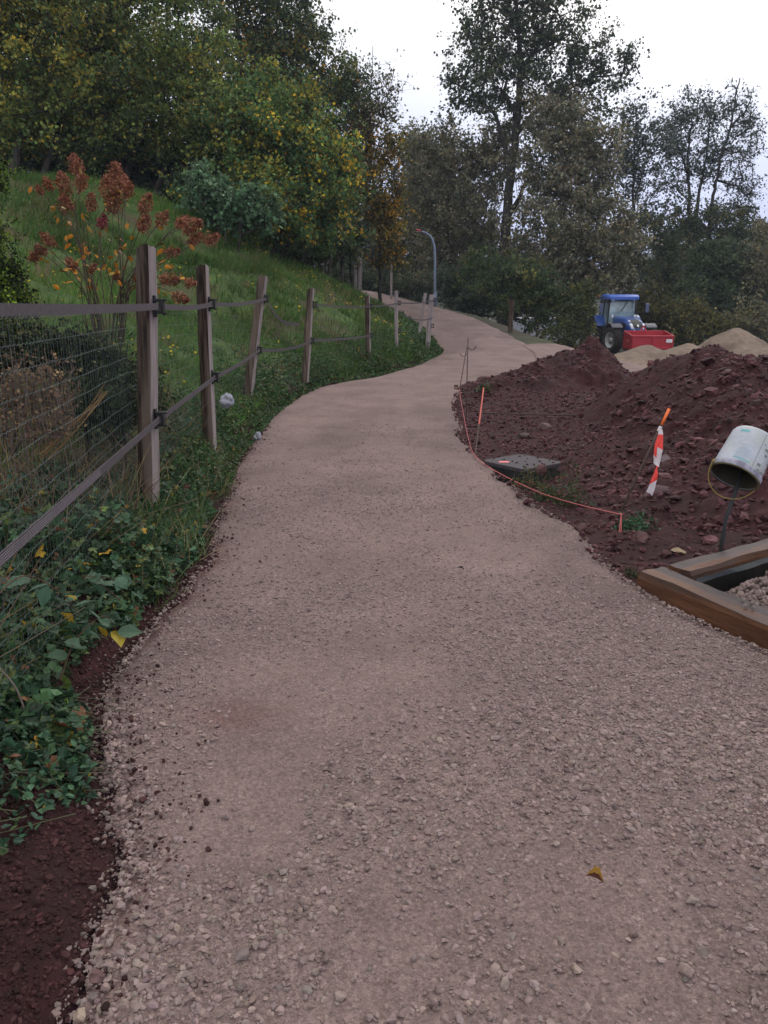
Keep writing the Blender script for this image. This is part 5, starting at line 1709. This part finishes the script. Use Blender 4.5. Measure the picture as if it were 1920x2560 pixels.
m_boxred = plain('red_steel', (.40, .022, .034), rough=.45, var=.1, scale=2)
def TB(mb, name, mat, parent=tr, **k):
    return mb.build(name, mat, parent, local=True, **k)
def wheel(x, y, r, w):
    s_ = 1 if x > 0 else -1
    Mw = mat4((x, y, r), rot3(0, R(90), 0))
    o = bpy.data.objects.new('wheel', None)
    COL.objects.link(o)
    o.parent = tr
    if y < 0:                       # steered front wheel
        o.location = (x, y, 0)
        o.rotation_euler = (0, 0, R(14))
        x0_, y0_ = x, y
        x, y = 0.0, 0.0
        Mw = mat4((0, 0, r), rot3(0, R(90), 0))
    h = w / 2
    t = MB().lathe([(r * .60, -h * .86), (r * .72, -h), (r * .88, -h * .98), (r * .95, -h * .8), (r * .955, 0), (r * .95, h * .8), (r * .88, h * .98), (r * .72, h), (r * .60, h * .86)], 44, Mw)
    n = 20
    for k in range(n):
        for sg in (1, -1):
            a = 2 * math.pi * (k + (.5 if sg > 0 else 0)) / n
            q = rot3(a, 0, 0) @ rot3(0, 0, sg * .75)
            t.box(np.array((x, y, r)) + rot3(a, 0, 0) @ np.array((sg * h * .45, 0, r * .965)), (h * 1.15, .065, r * .075), q)
    TB(t, 'tyre', m_tyre, o)
    f = h * .55 * s_
    TB(MB().lathe([(r * .62, h * .8 * s_), (r * .60, h * .86 * s_), (r * .56, h * .80 * s_), (r * .50, f * .6), (r * .34, f * .35), (r * .20, f * .6), (r * .19, f * 1.1), (0, f * 1.15)], 32, Mw), 'rim', m_rim, o, smooth=True)
    hb = MB()
    for k in range(8):
        a = 2 * math.pi * k / 8
        hb.box(np.array((x, y, r)) + np.array((f * .72, math.cos(a) * r * .27, math.sin(a) * r * .27)), (.05, .05, .05))
    TB(hb, 'wheel_bolts', m_dark, o)
for sx in (-1, 1):
    wheel(sx * .95, 1.35, .88, .56)
    wheel(sx * .93, -1.35, .68, .46)
# hood: lofted rounded sections, sloping to the nose
def rr(w, z0, z1, y, n=5, r=.16):
    pts = []
    for cx, cz, a0 in ((w - r, z1 - r, 0), (-w + r, z1 - r, 90), (-w + .06, z0 + .06, 180), (w - .06, z0 + .06, 270)):
        q = r if cz > z0 + .07 else .06
        for a in np.linspace(a0, a0 + 90, n):
            pts.append((cx + q * math.cos(R(a)), y, cz + q * math.sin(R(a))))
    return np.array(pts)
TB(MB().loft([rr(.50, 1.02, 1.86, .10), rr(.50, 1.00, 1.84, -.5), rr(.48, .98, 1.78, -1.2), rr(.46, .95, 1.68, -1.7), rr(.43, .92, 1.56, -2.05), rr(.38, .93, 1.42, -2.25, r=.2), rr(.28, .98, 1.26, -2.36, r=.12)]), 'hood', m_blue, smooth=False, bevel=.01)
def nose(z): return float(np.interp(z, [.93, 1.2, 1.42, 1.56, 1.68, 1.80], [-2.33, -2.36, -2.27, -2.07, -1.75, -1.1])) - .025
gr = [(0, 1.72, .20), (0, 1.6, .27), (0, 1.45, .25), (0, 1.3, .20), (0, 1.12, .13)]
TB(MB().loft([np.array([(-w, nose(z), z), (w, nose(z), z), (w, nose(z) + .06, z), (-w, nose(z) + .06, z)]) for _, z, w in gr]), 'grille', m_dark)
for sx in (-1, 1):
    TB(MB().loft([np.array([(sx * (w), nose(z) - .01, z), (sx * (w + .12), nose(z) + .06, z), (sx * (w + .12), nose(z) + .12, z), (sx * w, nose(z) + .06, z)]) for z, w in ((1.52, .27), (1.42, .255), (1.3, .22), (1.15, .16), (1.05, .10))]), 'headlight', m_lamp_w, bevel=.01)
    TB(MB().box((sx * .505, -.75, 1.36), (.02, .85, .10), rot3(R(6), 0, 0)), 'side_lettering_strip', plain('tan_strip', (.30, .20, .15), rough=.5))
    TB(MB().box((sx * .47, -1.5, 1.38), (.05, .5, .28), rot3(R(10), 0, sx * -.04)), 'side_vent', m_dark, bevel=.02)
em = [(0, .06), (.035, .045), (.05, 0), (.03, -.05), (0, -.065), (-.03, -.05), (-.05, 0), (-.035, .045)]
z0 = 1.42
TB(MB().loft([np.array([(a, nose(z0 + b) - d, z0 + b) for a, b in em]) for d in (.025, -.01)]), 'emblem', m_lamp_w)
TB(MB().box((0, -.6, .78), (.62, 3.2, .42)), 'chassis', m_dark, bevel=.04)
TB(MB().box((0, -1.35, .66), (1.5, .26, .24)), 'front_axle', m_dark, bevel=.03)
TB(MB().box((0, 1.35, .88), (1.5, .4, .4)), 'rear_axle', m_dark, bevel=.04)
for sx in (-1, 1):
    TB(MB().loft([np.array([(sx * .62, -1.35 + math.sin(a) * .78, .68 + math.cos(a) * .80), (sx * 1.18, -1.35 + math.sin(a) * .78, .68 + math.cos(a) * .80), (sx * 1.18, -1.35 + math.sin(a) * .82, .68 + math.cos(a) * .84), (sx * .62, -1.35 + math.sin(a) * .82, .68 + math.cos(a) * .84)]) for a in np.linspace(-.7, .9, 9)]), 'front_mudguard', plain('grey_mudguard', (.09, .09, .11), rough=.5))
    TB(MB().loft([np.array([(sx * .60, 1.35 + math.sin(a) * 1.0, .88 + math.cos(a) * 1.0), (sx * 1.25, 1.35 + math.sin(a) * 1.0, .88 + math.cos(a) * 1.0), (sx * 1.25, 1.35 + math.sin(a) * 1.06, .88 + math.cos(a) * 1.06), (sx * .60, 1.35 + math.sin(a) * 1.06, .88 + math.cos(a) * 1.06)]) for a in np.linspace(-1.1, 1.2, 12)]), 'rear_fender', m_blue)
    TB(MB().box((sx * .72, .35, 1.15), (.35, .8, .5)), 'fuel_tank', m_dark, bevel=.06)
    TB(MB().box((sx * .95, .35, .75), (.35, .4, .06)), 'cab_step', m_dark)
    # cab pillars and glass
    for (y0, y1, nm) in ((.08, .22, 'front_pillar'), (.95, .95, 'middle_pillar'), (1.62, 1.5, 'rear_pillar')):
        TB(MB().loft([np.array([(sx * .78 + dx, y0 + dy, 1.45) for dx, dy in ((-.035, -.035), (.035, -.035), (.035, .035), (-.035, .035))]), np.array([(sx * .70 + dx, y1 + dy, 2.72) for dx, dy in ((-.035, -.035), (.035, -.035), (.035, .035), (-.035, .035))])]), nm, m_dark)
    TB(MB().loft([np.array([(sx * .765, .12, 1.45), (sx * .765, 1.60, 1.45), (sx * .745, 1.60, 1.45), (sx * .745, .12, 1.45)]), np.array([(sx * .69, .24, 2.70), (sx * .69, 1.48, 2.70), (sx * .67, 1.48, 2.70), (sx * .67, .24, 2.70)])]), 'side_window', m_glass)
    TB(MB().tube([(sx * .74, .15, 2.55), (sx * 1.15, -.05, 2.60), (sx * 1.22, -.1, 2.5)], .022, 8), 'mirror_arm', m_dark)
    mo = TB(MB().box((sx * 1.24, -.12, 2.28), (.20, .07, .46), rot3(0, 0, sx * .2)), 'mirror', m_chrome, bevel=.03)
    TB(MB().box((sx * .60, .02, 2.68), (.16, .10, .10)), 'work_light', m_lamp_w, bevel=.02)
    TB(MB().box((sx * .62, -.12, 1.86), (.12, .10, .16)), 'side_light', m_lamp_w, bevel=.03)
TB(MB().loft([np.array([(-.74, .06, 1.55), (.74, .06, 1.55), (.74, .08, 1.55), (-.74, .08, 1.55)]), np.array([(-.70, .09, 2.1), (.70, .09, 2.1), (.70, .11, 2.1), (-.70, .11, 2.1)]), np.array([(-.66, .20, 2.70), (.66, .20, 2.70), (.66, .22, 2.70), (-.66, .22, 2.70)])]), 'windscreen', m_glass)
TB(MB().box((0, .86, 1.30), (1.5, 1.5, .34)), 'cab_floor', m_dark, bevel=.05)
TB(MB().tube([(.25, .04, 2.65), (-.1, .02, 2.1)], .018, 6), 'wiper', m_dark)
TB(MB().loft([rr(.78, 2.70, 2.86, -.10, r=.06), rr(.86, 2.72, 2.96, .15, r=.1), rr(.86, 2.72, 3.0, .9, r=.1), rr(.82, 2.72, 2.96, 1.6, r=.1), rr(.72, 2.74, 2.88, 1.78, r=.06)]), 'cab_roof', m_roof, smooth=False, bevel=.02)
TB(MB().box((-1.02, .7, 2.82), (.30, .06, .05)), 'beacon_arm', m_dark)
TB(MB().lathe([(.0, 0), (.06, 0), (.065, .04), (.055, .13), (.0, .16)], 12, mat4((-1.16, .7, 2.84), np.eye(3))), 'beacon', m_orange, smooth=True)
TB(MB().tube([(.62, -.1, 1.5), (.62, -.1, 2.55), (.64, -.05, 2.7)], .05, 10), 'exhaust_pipe', m_dark, smooth=True)
TB(MB().box((0, .95, 1.75), (.5, .5, .12)).box((0, 1.18, 2.05), (.48, .12, .6)), 'driver_seat', m_dark, bevel=.04)
TB(MB().lathe([(.17, 0), (.19, .015), (.17, .03), (.155, .015), (.17, 0)], 20, mat4((0, .5, 1.95), rot3(R(-35), 0, 0))), 'steering_wheel', m_dark, smooth=True)
for sx in (-.35, .35):
    TB(MB().box((sx, -2.45, .72), (.07, .8, .10), rot3(R(-8), 0, 0)), 'front_linkage_arm', m_boxred)
# transport box on the front linkage
ang = R(3)
def T2W(p):
    c_, s_ = math.cos(ang), math.sin(ang)
    return (TC[0] + p[0] * c_ - p[1] * s_, TC[1] + p[0] * s_ + p[1] * c_, tz + p[2])
bx_ = thing('transport_box', 'open red steel transport box carried in front of the blue tractor', 'transport box', T2W((.12, -3.45, .32)), ang)
W_, D_, Hh = 1.03, .60, .68
def BB(mb, name, mat=m_boxred, **k): return mb.build(name, mat, bx_, local=True, **k)
BB(MB().box((0, 0, .03), (2 * W_, 2 * D_, .06)), 'floor_plate')
BB(MB().box((0, -D_ + .01, Hh / 2), (2 * W_, .05, Hh)).box((0, -D_ - .025, Hh - .05), (2 * W_ + .04, .04, .09)).box((0, -D_ - .025, .06), (2 * W_ + .04, .04, .09)).box((.05, -D_ - .03, Hh / 2), (.16, .05, Hh - .18)).box((-W_ + .05, -D_ - .03, Hh / 2), (.10, .05, Hh - .18)).box((W_ - .05, -D_ - .03, Hh / 2), (.10, .05, Hh - .18)), 'front_flap', bevel=.01)
BB(MB().box((0, D_ - .01, Hh / 2 + .1), (2 * W_, .05, Hh + .2)), 'back_plate', bevel=.01)
for sx in (-1, 1):
    BB(MB().loft([np.array([(sx * W_ - .02, -D_ + .04, .05), (sx * W_ + .02, -D_ + .04, .05), (sx * W_ + .02, D_ - .04, .05), (sx * W_ - .02, D_ - .04, .05)]), np.array([(sx * W_ - .02, -D_ + .04, Hh), (sx * W_ + .02, -D_ + .04, Hh), (sx * W_ + .02, D_ - .04, Hh + .2), (sx * W_ - .02, D_ - .04, Hh + .2)])]), 'side_plate')
    BB(MB().lathe([(0, 0), (.035, 0), (.035, .03), (0, .03)], 10, mat4((sx * (W_ + .02), -.1, .42), rot3(0, R(90) * sx, 0))), 'side_bolt', m_rim)
BB(MB().box((.80, -D_ - .052, .42), (.30, .012, .16)), 'white_sticker', plain('sticker_white', (.75, .72, .74), rough=.5))
BB(MB().loft([np.array([(-.22 + a, D_ + .02, .75) for a in (0, .06)] + [(-.16, D_ + .10, .75), (-.22, D_ + .10, .75)]), np.array([(-.03, D_ + .1, 1.12), (.03, D_ + .1, 1.12), (.03, D_ + .18, 1.12), (-.03, D_ + .18, 1.12)])]).loft([np.array([(.22 - a, D_ + .02, .75) for a in (0, .06)] + [(.16, D_ + .10, .75), (.22, D_ + .10, .75)]), np.array([(.03, D_ + .1, 1.12), (-.03, D_ + .1, 1.12), (-.03, D_ + .18, 1.12), (.03, D_ + .18, 1.12)])]), 'hitch_bracket')

# ------------------------------------------------------------------ white van half hidden by the bushes
VC = gb(1345, 50)
vn = thing('van', 'white van parked behind the bushes right of the path, mostly hidden', 'van', (VC[0], VC[1], VC[2] + .12), R(12))
m_van = plain('van_white', (.72, .72, .80), rough=.35, var=.04, coat=.3)
def VB(mb, name, mat, **k): return mb.build(name, mat, vn, local=True, **k)
sec = lambda x, zt, w: np.array([(x, -w, .35), (x, w, .35), (x, w, 1.1), (x, w * .9, zt), (x, -w * .9, zt), (x, -w, 1.1)])
VB(MB().loft([sec(-2.5, 1.9, .9), sec(-2.4, 2.05, .95), sec(.9, 2.08, .95), sec(1.35, 1.95, .95), sec(2.0, 1.25, .93), sec(2.55, 1.1, .88), sec(2.65, .8, .84)]), 'body', m_van, bevel=.04)
for sx in (-1, 1):
    for x in (-1.6, 1.65):
        VB(MB().lathe([(.0, -.1), (.2, -.1), (.33, -.09), (.34, 0), (.33, .09), (.2, .1), (0, .1)], 24, mat4((x, sx * .86, .22), rot3(R(90), 0, 0))), 'wheel', m_tyre, smooth=True)
    VB(MB().box((1.05, sx * .925, 1.52), (.75, .03, .46), rot3(sx * .12, 0, 0)), 'side_window', m_glass)
    VB(MB().box((-2.49, sx * .78, 1.05), (.05, .12, .4)), 'tail_light', plain('tail_light_red', (.55, .03, .03), rough=.3), bevel=.01)
VB(MB().box((1.70, 0, 1.60), (.03, 1.5, .78), rot3(0, R(-43), 0)), 'windscreen', m_glass)
VB(MB().box((-2.49, 0, 1.5), (.03, 1.4, .45)), 'rear_window', m_glass)


# ------------------------------------------------------------------ thin evening haze
HAZE = 0.0006
m, N_, L_, out_ = new_mat('haze')
pv = N_.new('ShaderNodeVolumePrincipled')
pv.inputs['Color'].default_value = (.80, .86, 1.0, 1)
pv.inputs['Density'].default_value = HAZE
L_.new(pv.outputs['Volume'], out_.inputs['Volume'])
hz = MB().box((110, 200, 34), (900, 520, 92)).build('haze', m)
tag(hz, kind='stuff')
hz.display_type = 'WIRE'
